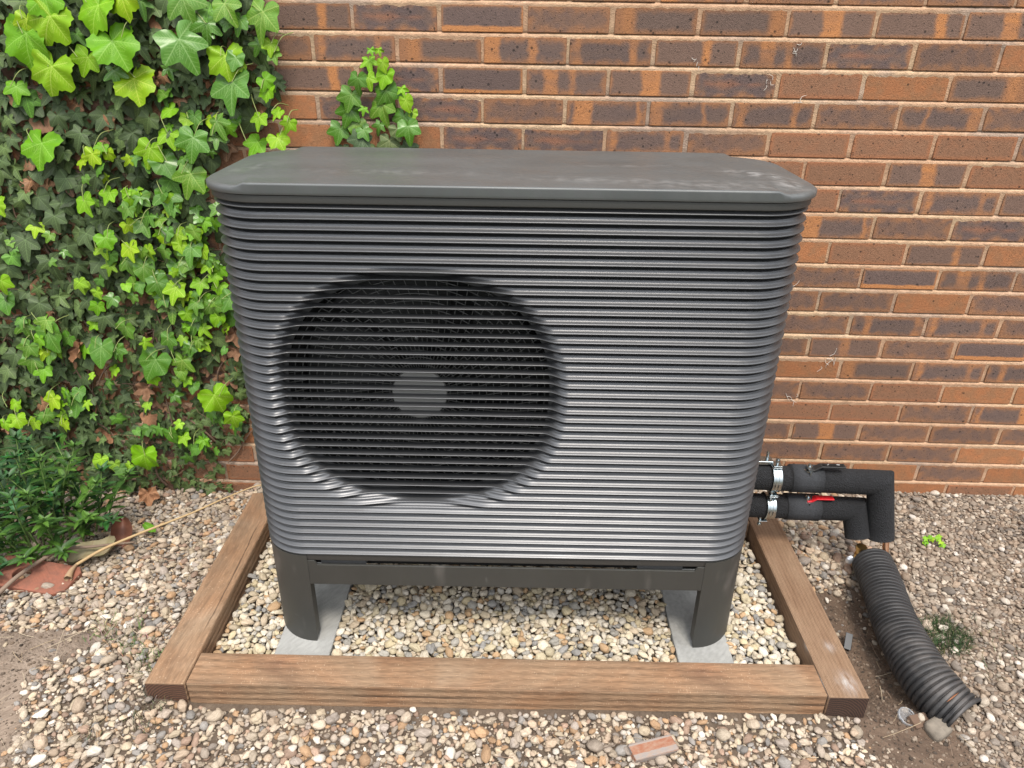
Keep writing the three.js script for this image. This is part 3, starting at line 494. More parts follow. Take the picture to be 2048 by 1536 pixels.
function mitred(points, r, sides = 36) { // a foam pipe with sharp mitred elbows, ends closed
  const rings = [], n = points.length, pos = [], uv = [], idx = []; let len = 0;
  for (let i = 0; i < n - 1; i++) {
    const a = points[i], b = points[i + 1], d = b.clone().sub(a).normalize(), up = V(0, 0, 1).addScaledVector(d, -d.z).normalize(), s = up.clone().cross(d).normalize(), L = a.distanceTo(b), m = Math.max(2, Math.round(L / 0.03));
    for (let k = 0; k <= m; k++) {
      const ring = [];
      for (let j = 0; j <= sides; j++) {
        const t = j / sides * Math.PI * 2, o = up.clone().multiplyScalar(Math.cos(t) * r).add(s.clone().multiplyScalar(Math.sin(t) * r));
        const cut = (corner, other, sgn) => { const bis = other.clone().add(d).normalize(); return -o.dot(bis) / d.dot(bis); };
        const l0 = i > 0 ? cut(a, points[i].clone().sub(points[i - 1]).normalize()) : 0, l1 = L + (i < n - 2 ? cut(b, points[i + 2].clone().sub(b).normalize()) : 0);
        const q = a.clone().add(o).add(d.clone().multiplyScalar(mix(l0, l1, k / m))); ring.push(q); uv.push((len + mix(0, L, k / m)) * 9, j / sides * r * 56.5);
      }
      rings.push(ring);
    }
    len += L;
  }
  rings.forEach((q) => q.forEach((p) => pos.push(p.x, p.y, p.z)));
  for (let k = 0, base = 0, i = 0; i < n - 1; i++) { const m = Math.max(2, Math.round(points[i].distanceTo(points[i + 1]) / 0.03)); for (k = 0; k < m; k++) for (let j = 0; j < sides; j++) { const a = (base + k) * (sides + 1) + j, b = a + sides + 1; idx.push(a, b, a + 1, b, b + 1, a + 1); } base += m + 1; }
  for (const [ring, p] of [[0, points[0]], [rings.length - 1, points[n - 1]]]) { const c = pos.length / 3; pos.push(p.x, p.y, p.z); uv.push(0.5, 0.5); for (let j = 0; j < sides; j++) idx.push(c, ring * (sides + 1) + j, ring * (sides + 1) + j + 1); }
  const g = new THREE.BufferGeometry(); g.setAttribute('position', new THREE.Float32BufferAttribute(pos, 3)); g.setAttribute('uv', new THREE.Float32BufferAttribute(uv, 2)); g.setIndex(idx); g.computeVertexNormals(); return g;
}
const printMap = (() => { const c = document.createElement('canvas'); c.width = 256; c.height = 40; const x = c.getContext('2d'); x.fillStyle = '#101010'; x.fillRect(0, 0, 256, 40); x.fillStyle = '#cfcfcf'; x.strokeStyle = '#cfcfcf'; x.lineWidth = 4; x.font = 'bold 26px sans-serif'; x.textAlign = 'center'; x.textBaseline = 'middle'; x.fillText('VIA', 190, 20); x.beginPath(); x.arc(62, 18, 11, -1.2, 1.2); x.stroke(); x.fillRect(46, 27, 16, 5); const t = new THREE.CanvasTexture(c); t.colorSpace = THREE.SRGBColorSpace; return t; })();
function lever(parent, x, y, m, print) { // stop-cock handle: cranked flat lever on a nut and washer
  const z = PZ + 0.012, s = new THREE.Shape(); s.moveTo(0, 0); s.lineTo(0.018, 0.0); s.lineTo(0.034, 0.013); s.lineTo(0.098, 0.0135); s.lineTo(0.098, 0.0165); s.lineTo(0.033, 0.0165); s.lineTo(0.016, 0.004); s.lineTo(0, 0.004); s.closePath();
  const sc = print ? 1 : 0.74, h = mesh('lever_handle', boxUV(new THREE.ExtrudeGeometry(s, { depth: 0.016, bevelEnabled: true, bevelSize: 0.001, bevelThickness: 0.002, bevelSegments: 2 })).scale(sc, sc * 0.9, 1).translate(x, y, z - 0.008), m, parent);
  if (print) { const p = mesh('lever_print', new THREE.PlaneGeometry(0.056, 0.011), mat({ map: printMap, roughness: 0.6 }), h); p.rotation.x = -Math.PI / 2; p.position.set(x + 0.066, y + 0.0179, z); }
  mesh('lever_nut', mergeGeometries([new THREE.CylinderGeometry(0.0085, 0.0085, 0.007, 6).translate(x + 0.003, y + 0.008, z), new THREE.CylinderGeometry(0.0135, 0.0135, 0.002, 24).translate(x + 0.003, y - 0.001, z), new THREE.CylinderGeometry(0.004, 0.004, 0.012, 12).translate(x + 0.003, y + 0.012, z), new THREE.BoxGeometry(0.004, 0.014, 0.003).translate(x + 0.004, y - 0.008, z + 0.016)]), zinc, parent);
}
{
  const up = thing('insulated_pipe', 'upper black foam insulated pipe with the black lever, turning down at its far end', 'pipe', [0, 0, 0], 0);
  mesh('insulation', mitred([V(0.97, 0.29, PZ), V(1.476, 0.2805, PZ), V(1.495, 0.124, PZ + 0.046)], 0.0355), foam, up);
  mesh('sleeve', mitred([V(1.222, 0.2875, PZ), V(1.307, 0.2868, PZ)], 0.0395), sleeveMat, up);
  lever(up, 1.262, 0.325, mat({ color: lin(0.02, 0.02, 0.02), roughness: 0.42 }), true);
  mesh('copper_tail', tube([V(1.508, 0.13, PZ + 0.05), V(1.508, 0.085, PZ + 0.066), V(1.50, 0.03, PZ + 0.09)], 0.0085, 0.0085, 12, 16), copper, up);
  const lo = thing('insulated_pipe', 'lower, shorter black foam insulated pipe with the red lever', 'pipe', [0, 0, 0], 0);
  mesh('insulation', mitred([V(0.97, 0.194, PZ), V(1.425, 0.188, PZ), V(1.437, 0.116, PZ + 0.034)], 0.0345), foam, lo);
  mesh('sleeve', mitred([V(1.226, 0.1915, PZ), V(1.319, 0.1905, PZ)], 0.0385), sleeveMat, lo);
  lever(lo, 1.278, 0.222, mat({ color: lin(0.55, 0.012, 0.02), roughness: 0.35 }));
  const b = []; for (const [y, h, r, n] of [[0.072, 0.014, 0.0155, 6], [0.058, 0.014, 0.0125, 24], [0.046, 0.012, 0.0165, 24], [0.034, 0.014, 0.0145, 24], [0.016, 0.026, 0.0175, 24]]) b.push(new THREE.CylinderGeometry(r, r, h, n).translate(1.446 + (0.07 - y) * 0.1, y + 0.018, PZ + 0.052));
  mesh('brass_fitting', mergeGeometries(b), brass, lo);
  mesh('foil_tape', new THREE.IcosahedronGeometry(0.013, 1).scale(1, 1.1, 0.6).translate(1.417, 0.056, PZ + 0.062), mat({ color: lin(0.75, 0.78, 0.82), metalness: 0.8, roughness: 0.3, flatShading: true }), lo);
}
{
  const cl = thing('pipe_clamp', 'shiny zinc double clamp gripping both black pipes beside the grey unit', 'pipe clamp');
  for (const [x, y, r] of [[1.178, 0.288, 0.0385], [1.178, 0.1925, 0.0375]]) {
    const pr = [[r, -0.012], [r + 0.0012, -0.0135], [r + 0.003, -0.011], [r + 0.0014, -0.005], [r + 0.0014, -0.003], [r + 0.0032, 0], [r + 0.0014, 0.003], [r + 0.0014, 0.005], [r + 0.003, 0.011], [r + 0.0012, 0.0135], [r, 0.012]].map(([a, b]) => new THREE.Vector2(a, b));
    mesh('clamp_ring', new THREE.LatheGeometry(pr, 56).rotateZ(Math.PI / 2).translate(x, y, PZ), zinc, cl);
  }
  const bolt = (x, y, z) => mesh('clamp_bolt', mergeGeometries([new THREE.CylinderGeometry(0.0035, 0.0035, 0.034, 12).translate(x, y, z), new THREE.CylinderGeometry(0.0065, 0.0065, 0.005, 6).translate(x, y + 0.012, z), new THREE.CylinderGeometry(0.0065, 0.0065, 0.005, 6).translate(x, y - 0.012, z)]), zinc, cl);
  const ear = (x, y, z, w = 0.02) => mesh('clamp_ear', box(0.024, 0.003, w, x, y, z, 0.001), zinc, cl);
  ear(1.178, 0.2405, PZ + 0.016, 0.03); ear(1.178, 0.245, PZ + 0.016, 0.03); bolt(1.172, 0.243, PZ + 0.024);
  ear(1.178, 0.329, PZ + 0.004, 0.03); ear(1.178, 0.334, PZ + 0.004, 0.03); bolt(1.178, 0.336, PZ + 0.006);
  ear(1.165, 0.152, PZ + 0.008, 0.03); bolt(1.158, 0.15, PZ + 0.014);
  mesh('threaded_rod', new THREE.CylinderGeometry(0.004, 0.004, 0.035, 12).translate(1.155, 0.347, PZ - 0.015), zinc, cl);
  mesh('mounting_rail', box(0.05, 0.012, 0.03, 1.145, 0.333, PZ - 0.015, 0.002), zinc, cl);
}
{
  const path = [[1.476, 0.056, 0.440], [1.471, 0.054, 0.492], [1.464, 0.05, 0.55], [1.450, 0.042, 0.65], [1.446, 0.036, 0.745], [1.452, 0.03, 0.825], [1.470, 0.021, 0.876], [1.500, 0.012, 0.922]].map((q) => V(...q));
  const c = new THREE.CatmullRomCurve3(path, false, 'centripetal'), L = c.getLength(), pitch = 0.0118, seg = Math.round(L / pitch) * 10, sides = 44, pos = [], uv = [], idx = [], F = c.computeFrenetFrames(seg, false);
  const up = V(0, 1, 0);
  for (let i = 0; i <= seg; i++) {
    const t = i / seg, p = c.getPointAt(t), T = c.getTangentAt(t), S = T.clone().cross(up).normalize(), N = S.clone().cross(T).normalize(), ph = (i % 10) / 10;
    const rib = ph < 0.2 ? -0.0058 : ph < 0.3 ? -0.0018 : ph < 0.9 ? 0.0004 * Math.sin((ph - 0.3) / 0.6 * Math.PI) : -0.001;
    const crush = smooth(0.84, 1, t);
    for (let j = 0; j <= sides; j++) {
      const a = j / sides * Math.PI * 2; let r = mix(0.0545, 0.0600, smooth(0.3, 0.8, t)) + rib + crush * (0.003 * Math.sin(a * 3 + t * 30) - 0.004 * fbm(a * 2, t * 40, 3)) - 0.0014 * fbm(t * 26, a * 1.4, 7);
      const q = p.clone().add(S.clone().multiplyScalar(Math.cos(a) * r * (1 + 0.10 * crush))).add(N.clone().multiplyScalar(Math.sin(a) * r * (1 - 0.22 * crush)));
      pos.push(q.x, q.y, q.z); uv.push(t * 5.5, j / sides * 3);
    }
  }
  for (let i = 0; i < seg; i++) for (let j = 0; j < sides; j++) { const a = i * (sides + 1) + j, b = a + sides + 1; idx.push(a, b, a + 1, b, b + 1, a + 1); }
  const g = new THREE.BufferGeometry(); g.setAttribute('position', new THREE.Float32BufferAttribute(pos, 3)); g.setAttribute('uv', new THREE.Float32BufferAttribute(uv, 2)); g.setIndex(idx); g.computeVertexNormals();
  const dm = colorMap(1024, 256, (u, v) => { const n = fbm(u * 12, v * 5, 3), s = fbm(u * 60, v * 18, 5, 3), top = smooth(0.22, 0.0, Math.abs(v - 0.78)); let c = mix3([0.017, 0.017, 0.018], [0.045, 0.044, 0.044], clamp(0.35 + n)); c = mix3(c, [0.13, 0.115, 0.105], clamp(smooth(0.3, 1, u) * (0.15 + 0.9 * n + 0.35 * s))); if (s > 0.42) c = mix3(c, [0.35, 0.31, 0.27], clamp((s - 0.42) * 5 * smooth(0.3, 0.7, u))); return c; });
  dm.repeat.set(1 / 5.5, 1 / 3);
  const d = thing('corrugated_duct', 'black corrugated ducting curving out of the ground beside the right sleeper', 'duct');
  mesh('duct_hose', g, mat({ map: dm, roughness: 0.55, side: THREE.DoubleSide }), d);
  const cord = [-0.75, -0.1, 0.55].map((a, i) => { const t = 0.925 + i * 0.012, p = c.getPointAt(t), T = c.getTangentAt(t), S = T.clone().cross(up).normalize(), N = S.clone().cross(T).normalize(); return p.addScaledVector(S, -Math.sin(a) * 0.058).addScaledVector(N, Math.cos(a) * 0.0485); });
  mesh('draw_cord', tube(cord, (t) => 0.0036 * Math.sin(Math.PI * (0.1 + 0.8 * t)), 0, 14, 8), mat({ color: lin(0.22, 0.085, 0.035), roughness: 0.7 }), d);
}

// ------------------------------------------------------------------ leaves
function leafGeo(kind, k) { // petiole at the origin, tip towards -y, faces +z; length about 1
  const S = 44, rings = 4, ctrl = kind === 'maple'
    ? [[0, 0.98], [24, 0.70], [52, 0.93], [80, 0.66], [112, 0.76], [142, 0.62], [162, 0.40], [180, 0.10]]
    : kind === 'star' ? [[0, 1.0], [30, 0.40], [58, 0.80], [90, 0.36], [122, 0.52], [150, 0.30], [168, 0.22], [180, 0.05]]
      : kind === 'heart' ? [[0, 1.0], [28, 0.66], [58, 0.64], [88, 0.58], [120, 0.62], [150, 0.50], [168, 0.3], [180, 0.08]]
        : [[0, 1.0], [29, 0.52], [57, 0.80], [87, 0.50], [120, 0.60], [150, 0.44], [168, 0.26], [180, 0.06]];
  const jit = ctrl.map(() => R(-0.05, 0.05)), jl = ctrl.map(() => R(-0.05, 0.05));
  const rad = (deg, side) => { const a = Math.abs(deg); for (let i = 0; i < ctrl.length - 1; i++) if (a <= ctrl[i + 1][0]) { const r0 = ctrl[i][1] + (side ? jit[i] : jl[i]) * (i ? 1 : 0), r1 = ctrl[i + 1][1] + (side ? jit[i + 1] : jl[i + 1]), t = (a - ctrl[i][0]) / (ctrl[i + 1][0] - ctrl[i][0]); return r0 > r1 ? r1 + (r0 - r1) * Math.pow(1 - t, kind === 'maple' ? 1.15 : 1.35) : r0 + (r1 - r0) * Math.pow(t, kind === 'maple' ? 1.15 : 1.35); } return 0.06; };
  const pos = [0, 0, 0], uv = [0.5, 0.62], idx = [], cup = R(0.08, 0.34), fold = R(0.08, 0.3), wave = kind === 'dead' ? 0.16 : R(0.03, 0.09), ph = R(0, 6), droop = R(0.05, 0.3);
  for (let q = 1; q <= rings; q++) for (let i = 0; i < S; i++) {
    const deg = -180 + 360 * (i + 0.5) / S, tooth = q === rings && kind === 'maple' ? 1 + 0.035 * ((i % 2) ? 1 : -1) : 1, a = deg * Math.PI / 180, r = rad(deg, deg > 0) * q / rings * tooth, x = Math.sin(a) * r, y = -Math.cos(a) * r;
    const z = -cup * r * r * (kind === 'dead' ? -2.5 : 1) + fold * Math.abs(x) * 0.7 + wave * (q / rings) * Math.sin(3.2 * a + ph) + wave * 0.6 * (q / rings) ** 2 * Math.sin(7 * a + ph * 2) - droop * Math.max(0, -y) ** 2 + (kind === 'dead' ? 0.34 * noise(x * 3.4, y * 3.4, k * 5) + 0.5 * x * x * (k ? 1 : -1) : 0.03 * noise(x * 5, y * 5, k * 5));
    pos.push(x, y, z); uv.push(0.5 + x * 0.46, 0.62 + y * 0.52);
  }
  for (let i = 0; i < S; i++) { const n = (i + 1) % S; if (i !== S - 1) idx.push(0, 1 + i, 1 + n); for (let q = 0; q < rings - 1; q++) { if (i === S - 1) continue; const a = 1 + q * S + i, b = 1 + q * S + n; idx.push(a, a + S, b, b, a + S, b + S); } }
  const g = new THREE.BufferGeometry(); g.setAttribute('position', new THREE.Float32BufferAttribute(pos, 3)); g.setAttribute('uv', new THREE.Float32BufferAttribute(uv, 2)); g.setIndex(idx); g.computeVertexNormals(); return g;
}
function veinMap(base, vein, edge, strong) {
  const n = 256, c = document.createElement('canvas'); c.width = c.height = n; const x = c.getContext('2d'), css = (q) => `rgb(${q.map((v) => Math.round(toS(v))).join(',')})`;
  x.fillStyle = css(base); x.fillRect(0, 0, n, n);
  for (let i = 0; i < 900; i++) { x.fillStyle = css(mix3(base, rnd() < 0.5 ? edge : base.map((q) => q * 0.72), R(0, 0.7))); x.globalAlpha = 0.25; x.beginPath(); x.arc(rnd() * n, rnd() * n, R(2, 12), 0, 7); x.fill(); }
  x.globalAlpha = strong; x.strokeStyle = css(vein); x.lineCap = 'round';
  const px = (a, r) => [n * (0.5 + Math.sin(a) * r * 0.46), n * (1 - (0.62 - Math.cos(a) * r * 0.52))];
  for (const [deg, len] of [[0, 0.97], [56, 0.8], [-56, 0.8], [118, 0.56], [-118, 0.56], [28, 0.5], [-28, 0.5]]) {
    const a = deg * Math.PI / 180; x.lineWidth = Math.abs(deg) === 28 ? 1.6 : 3.4; x.beginPath(); x.moveTo(...px(a, 0)); x.lineTo(...px(a, len)); x.stroke();
    x.lineWidth = 1.3; for (let t = 0.18; t < 0.9; t += 0.13) for (const s of [-1, 1]) { const p0 = px(a, len * t), l = len * 0.3 * (1 - t * 0.6); const p1 = [p0[0] + n * 0.46 * Math.sin(a + s * 0.85) * l, p0[1] + n * 0.52 * Math.cos(a + s * 0.85) * l]; x.beginPath(); x.moveTo(...p0); x.quadraticCurveTo((p0[0] + p1[0]) / 2 + R(-3, 3), (p0[1] + p1[1]) / 2 + R(-3, 3), ...p1); x.stroke(); }
  }
  const t = new THREE.CanvasTexture(c); t.colorSpace = THREE.SRGBColorSpace; t.wrapS = t.wrapT = THREE.ClampToEdgeWrapping; return t;
}
const leafMat = (map, o = {}) => new THREE.MeshPhysicalMaterial({ map, roughness: 0.42, specularIntensity: 0.55, side: THREE.DoubleSide, ...o });
const TONE = {
  Y: [[1, 1, 1], [0.8, 0.95, 0.8], [0.6, 0.8, 0.75], [1.2, 1.08, 0.9], [0.9, 0.98, 0.9]].map((c) => leafMat(toneY(), { color: lin(...c), roughness: 0.45, specularIntensity: 0.35 })),
  G: [[1, 1, 1], [0.78, 0.88, 0.8], [1.25, 1.15, 0.95], [0.9, 1.0, 1.05]].map((c) => leafMat(toneG(), { color: lin(...c), roughness: 0.32, specularIntensity: 0.7 })),
  D: [[1, 1, 1], [0.72, 0.8, 0.82], [0.85, 0.9, 0.75], [1.25, 1.15, 0.95]].map((c) => leafMat(toneD(), { color: lin(...c), roughness: 0.58 })),
  L: [[1.3, 1.45, 1.0], [1.05, 1.2, 0.9], [1.55, 1.7, 1.05]].map((c) => leafMat(toneD(), { color: lin(...c), roughness: 0.5 })),
  B: [[1, 1, 1], [0.6, 0.55, 0.5], [1.3, 1.2, 1.1]].map((c) => leafMat(toneB(), { color: lin(...c), roughness: 0.85 })),
};
function toneY() { return toneY.t ??= veinMap([0.160, 0.310, 0.008], [0.34, 0.46, 0.09], [0.23, 0.37, 0.018], 0.7); }
function toneG() { return toneG.t ??= veinMap([0.070, 0.172, 0.014], [0.21, 0.31, 0.10], [0.10, 0.21, 0.02], 0.7); }
function toneD() { return toneD.t ??= veinMap([0.058, 0.092, 0.034], [0.18, 0.22, 0.115], [0.078, 0.115, 0.038], 0.8); }
function toneB() { return toneB.t ??= veinMap([0.215, 0.118, 0.066], [0.15, 0.08, 0.045], [0.29, 0.18, 0.11], 0.6); }
const LEAF = { ivy: [0, 1, 2, 3].map((k) => leafGeo('ivy', k)), maple: [0, 1, 2].map((k) => leafGeo('maple', k)), star: [0, 1, 2].map((k) => leafGeo('star', k)), heart: [0, 1].map((k) => leafGeo('heart', k)), dead: [0, 1, 2].map((k) => leafGeo('dead', k)) };
const euler = new THREE.Euler();
const leafTurn = (pitch, yaw, roll) => new THREE.Quaternion().setFromEuler(euler.set(-pitch, yaw, roll, 'YXZ'));

const ivy = thing('ivy', 'dense climbing ivy with dark old and bright new leaves covering the left of the wall', 'ivy');
const sprig = thing('ivy', 'small bright ivy sprig climbing the bricks behind the top of the grey unit', 'ivy');
let leafParts = 0; const leafRest = [];
function leaf(parent, x, y, z, size, tone, shape, o = {}) {
  const q = leafTurn(o.pitch ?? R(0.15, 0.75), o.yaw ?? R(-0.4, 0.4), o.roll ?? R(-0.55, 0.55)), s = size * (shape === 'maple' ? 0.6 : 0.7);
  const lift = V(0, 0.36 * size, 0).applyQuaternion(q); // the centre of the blade lies where it was asked for
  const g = pick(LEAF[shape]);
  if (parent === ivy && leafParts >= 296) { leafRest.push({ g, tone, p: V(x, y, z).add(lift), q, s: V(s, s, s) }); return; }
  if (parent === ivy) leafParts++;
  const m = mesh('leaf', g, pick(TONE[tone]), parent); m.position.set(x, y, z).add(lift); m.quaternion.copy(q); m.scale.setScalar(s);
  return m;
}
// new shoots: [x, y, length in mm] of every large leaf, shoot by shoot
const SHOOTS = {
  Y: [
    [[-0.84, 1.33, 140], [-0.75, 1.43, 105], [-0.65, 1.41, 122], [-0.77, 1.38, 122], [-0.56, 1.44, 105], [-0.91, 1.23, 66], [-0.83, 1.39, 66]],
    [[-0.79, 1.26, 122], [-0.70, 1.30, 78], [-0.58, 1.33, 126], [-0.57, 1.24, 112], [-0.88, 1.07, 120]],
    [[-0.32, 1.30, 100], [-0.20, 1.35, 48], [-0.23, 1.24, 54], [-0.26, 1.17, 54], [-0.18, 1.16, 48], [-0.21, 1.19, 42], [-0.20, 1.12, 62], [-0.29, 1.10, 76]],
    [[-0.51, 1.12, 70], [-0.58, 1.07, 84], [-0.74, 1.06, 64], [-0.71, 1.09, 42], [-0.69, 1.07, 42], [-0.72, 0.96, 58], [-0.78, 0.93, 72], [-1.03, 0.92, 60]],
    [[-0.67, 0.87, 52], [-0.74, 0.83, 62], [-0.77, 0.80, 58], [-0.68, 0.80, 66], [-0.59, 0.84, 65], [-0.54, 0.84, 65], [-0.58, 0.68, 78]],
    [[-0.50, 0.70, 56], [-0.44, 0.74, 48], [-0.45, 0.69, 48], [-0.50, 0.64, 68], [-1.09, 0.69, 67], [-1.03, 0.51, 54], [-1.05, 0.40, 60], [-0.70, 0.39, 60]],
    [[-0.50, 0.31, 104], [-0.46, 0.25, 70], [-1.06, 0.29, 73], [-1.03, 0.21, 53], [-1.19, 0.27, 49], [-1.18, 0.22, 62], [-1.15, 0.20, 53], [-1.22, 0.21, 49], [-0.79, 0.08, 106]],
  ],
  G: [
    [[-0.40, 1.43, 118], [-0.40, 1.33, 128], [-0.36, 1.38, 84], [-0.29, 1.43, 84], [-0.22, 1.40, 110], [-0.32, 1.23, 122], [-0.28, 1.40, 58], [-0.19, 1.33, 44]],
    [[-0.44, 1.16, 62], [-0.36, 1.15, 78], [-0.44, 1.10, 96], [-0.38, 1.12, 54], [-0.53, 1.04, 80], [-0.48, 1.00, 104], [-0.55, 0.95, 88], [-0.64, 0.94, 72]],
    [[-0.67, 0.92, 52], [-0.63, 0.87, 66], [-0.71, 0.75, 68], [-0.51, 0.80, 84], [-0.66, 0.74, 68], [-0.55, 0.74, 78], [-0.62, 0.69, 78], [-0.62, 1.27, 70]],
    [[-0.61, 0.61, 90], [-0.47, 0.62, 90], [-0.43, 0.65, 70], [-0.52, 0.64, 56], [-1.12, 0.62, 70], [-1.01, 0.56, 88], [-1.07, 0.54, 72], [-0.98, 0.52, 98]],
    [[-1.02, 0.46, 68], [-1.08, 0.48, 68], [-1.08, 0.43, 74], [-0.77, 0.54, 82], [-0.85, 0.47, 96], [-0.80, 0.47, 62], [-0.63, 0.51, 72], [-0.55, 0.56, 68]],
    [[-0.54, 0.51, 58], [-0.70, 0.43, 106], [-0.61, 0.43, 90], [-0.57, 0.49, 52], [-0.99, 0.27, 82], [-1.08, 0.23, 60], [-0.67, 0.16, 76], [-0.61, 0.14, 76], [-0.68, 0.18, 60]],
  ],
  B: [
    [[-0.54, 1.43, 51], [-0.51, 1.40, 57], [-0.49, 1.37, 51], [-0.89, 1.14, 75], [-0.96, 0.98, 63], [-0.70, 1.15, 43], [-0.39, 1.16, 46], [-0.40, 1.26, 39]],
    [[-0.71, 0.65, 60], [-0.67, 0.63, 54], [-0.64, 0.60, 55], [-0.43, 0.52, 71], [-0.43, 0.47, 62], [-0.45, 0.42, 63], [-0.47, 0.36, 64]],
    [[-0.76, 0.39, 57], [-0.75, 0.32, 64], [-0.93, 0.14, 66], [-0.77, 0.21, 59], [-0.79, 0.15, 60], [-0.95, 0.46, 72], [-0.90, 0.47, 56], [-0.80, 0.42, 57]],
  ],
};
for (const [tone, shoots] of Object.entries(SHOOTS)) shoots.forEach((s) => s.forEach(([x, y, l]) => {
  const big = l > 90, z = (tone === 'B' ? 0.03 : 0.072) + (big ? 0.02 : 0) + R(-0.014, 0.016);
  leaf(ivy, x, y, z, l / 1000 * 1.08, tone, tone === 'B' ? pick(['dead', 'dead', 'heart']) : tone === 'Y' ? (big ? 'maple' : pick(['ivy', 'maple', 'ivy'])) : (big ? pick(['ivy', 'heart', 'ivy']) : pick(['ivy', 'ivy', 'heart', 'star'])), { pitch: big ? R(0.25, 0.6) : R(0.1, 0.8) });
}));
const FRESH = [[-0.55, 0.83, 0.11, 20], [-0.60, 0.73, 0.08, 14], [-0.50, 0.66, 0.08, 16], [-0.53, 0.55, 0.07, 10], [-0.47, 0.78, 0.04, 8], [-0.46, 0.90, 0.05, 8], [-0.60, 0.92, 0.07, 9], [-0.42, 1.20, 0.10, 10], [-0.78, 0.60, 0.10, 9], [-0.86, 0.40, 0.08, 7], [-0.60, 0.38, 0.08, 8], [-0.95, 0.78, 0.09, 6], [-1.03, 0.53, 0.07, 8], [-0.98, 0.29, 0.07, 9], [-0.70, 0.98, 0.09, 8], [-0.46, 1.04, 0.06, 6], [-0.27, 1.33, 0.08, 8], [-0.50, 0.24, 0.05, 5], [-0.62, 0.13, 0.06, 7], [-0.72, 0.27, 0.09, 7], [-0.92, 0.05, 0.05, 5], [-0.80, 0.70, 0.08, 6]];
for (const [cx, cy, sp, n] of FRESH) for (let i = 0; i < n; i++) leaf(ivy, cx + R(-1, 1) * sp, cy + R(-1, 1) * sp, R(0.05, 0.08), R(0.032, 0.06), pick(['Y', 'G', 'G', 'Y', 'G']), pick(['ivy', 'ivy', 'star', 'heart']), { pitch: R(0.1, 0.9), yaw: R(-0.6, 0.6), roll: R(-0.9, 0.9) });
const ivyEdge = (y) => (y > 1.06 ? mix(-0.40, -0.22, smooth(1.02, 1.25, y)) : y > 0.26 ? -0.43 : mix(-0.56, -0.45, smooth(0, 0.26, y))) + 0.045 * noise(y * 9, 3);
const thin = (x, y) => { // how sparse the old leaves grow: bare patches low on the wall
  let k = smooth(0.62, 0.35, y + 0.12 * noise(x * 5, y * 5)) * smooth(-1.0, -0.85, x) * 0.62; k = Math.max(k, 0.9 * smooth(0.10, 0.04, Math.hypot((x + 0.89) * 1.2, (y - 0.42) * 0.7)));
  return Math.max(k, 0.6 * smooth(0.1, 0.0, ivyEdge(y) - x));
};
{ // old dark leaves, the nearest layer first
  const OLD = [[-1.00, 0.80, 100], [-0.93, 0.74, 101], [-0.81, 0.83, 84], [-0.86, 0.62, 79], [-0.83, 0.57, 89], [-1.01, 0.61, 79], [-0.97, 0.87, 81], [-0.89, 0.88, 75], [-0.77, 1.11, 82], [-0.62, 1.11, 82], [-0.75, 1.00, 87], [-0.80, 1.16, 64]];
  const spots = []; for (const [x, y, l] of OLD) { leaf(ivy, x, y, R(0.06, 0.07), l / 1000, 'D', pick(['star', 'ivy']), { pitch: R(0.1, 0.5) }); spots.push([x, y, l / 1000]); }
  const fill = (n, smin, smax, z0, z1, sep, tones) => {
    for (let i = 0, t = 0; i < n && t < n * 60; t++) {
      const y = R(-0.07, 1.56), x = R(-1.5, ivyEdge(y)); if (rnd() < thin(x, y)) continue;
      const low = smooth(0.5, 0.2, y) * smooth(-1.0, -0.8, x), l = mix(R(smin, smax), R(0.026, 0.05), low * 0.85); if (spots.some((q) => Math.hypot(q[0] - x, q[1] - y) < sep * (q[2] + l))) continue;
      spots.push([x, y, l]); i++; const tn = pick(tones); leaf(ivy, x, y, R(z0, z1) * mix(1, 0.55, low), l, tn === 'D' && rnd() < 0.25 + 0.6 * smooth(0.95, 0.5, y) * smooth(-1.0, -0.7, x) ? 'L' : tn, pick(['star', 'ivy', 'ivy', 'star', 'heart']), { pitch: R(0.05, 0.8), yaw: R(-0.6, 0.6), roll: R(-0.9, 0.9) });
    }
  };
  fill(170, 0.05, 0.085, 0.035, 0.065, 0.32, ['D', 'D', 'D', 'D', 'G']);
  spots.length = 0; fill(900, 0.045, 0.08, 0.018, 0.045, 0.24, ['D']);
  spots.length = 0; fill(1300, 0.04, 0.075, 0.006, 0.026, 0.19, ['D', 'D', 'D', 'D', 'B']);
}
{ // all further leaves as one part
  const neutral = veinMap([0.42, 0.42, 0.42], [0.95, 0.95, 0.95], [0.52, 0.52, 0.52], 0.75), base = { Y: [0.38, 0.7, 0.04], G: [0.16, 0.39, 0.045], D: [0.13, 0.20, 0.075], B: [0.5, 0.27, 0.14], L: [0.17, 0.26, 0.08] };
  const byGeo = new Map(); leafRest.forEach((e) => { const t = R(0.6, 1.2); e.c = base[e.tone].map((v) => v * t); if (!byGeo.has(e.g)) byGeo.set(e.g, []); byGeo.get(e.g).push(e); });
  const m = leafMat(neutral, { roughness: 0.55 }), grp = new THREE.Group(); grp.name = 'leaf_mass'; grp.userData.kind = 'stuff'; ivy.add(grp);
  for (const [g, l] of byGeo) copies('leaf_mass', g, m, l, grp);
}
const bark = mat({ color: lin(0.16, 0.105, 0.07), roughness: 0.95 }), greenStem = mat({ color: lin(0.22, 0.27, 0.08), roughness: 0.6 });
for (let i = 0; i < 46; i++) { // woody stems creeping over the bricks
  let x = R(-1.35, -0.46), y = R(-0.07, 0.75), a = R(0.9, 2.3); const pts = [];
  for (let k = 0; k < 8; k++) { pts.push(V(Math.min(x, ivyEdge(y) + 0.05), y, R(0.006, 0.022))); a += R(-0.5, 0.5); x += Math.cos(a) * 0.055; y += Math.sin(a) * 0.055; }
  mesh('stem', tube(pts, R(0.0022, 0.0045), 0.0014, 28, 6), bark, ivy);
}
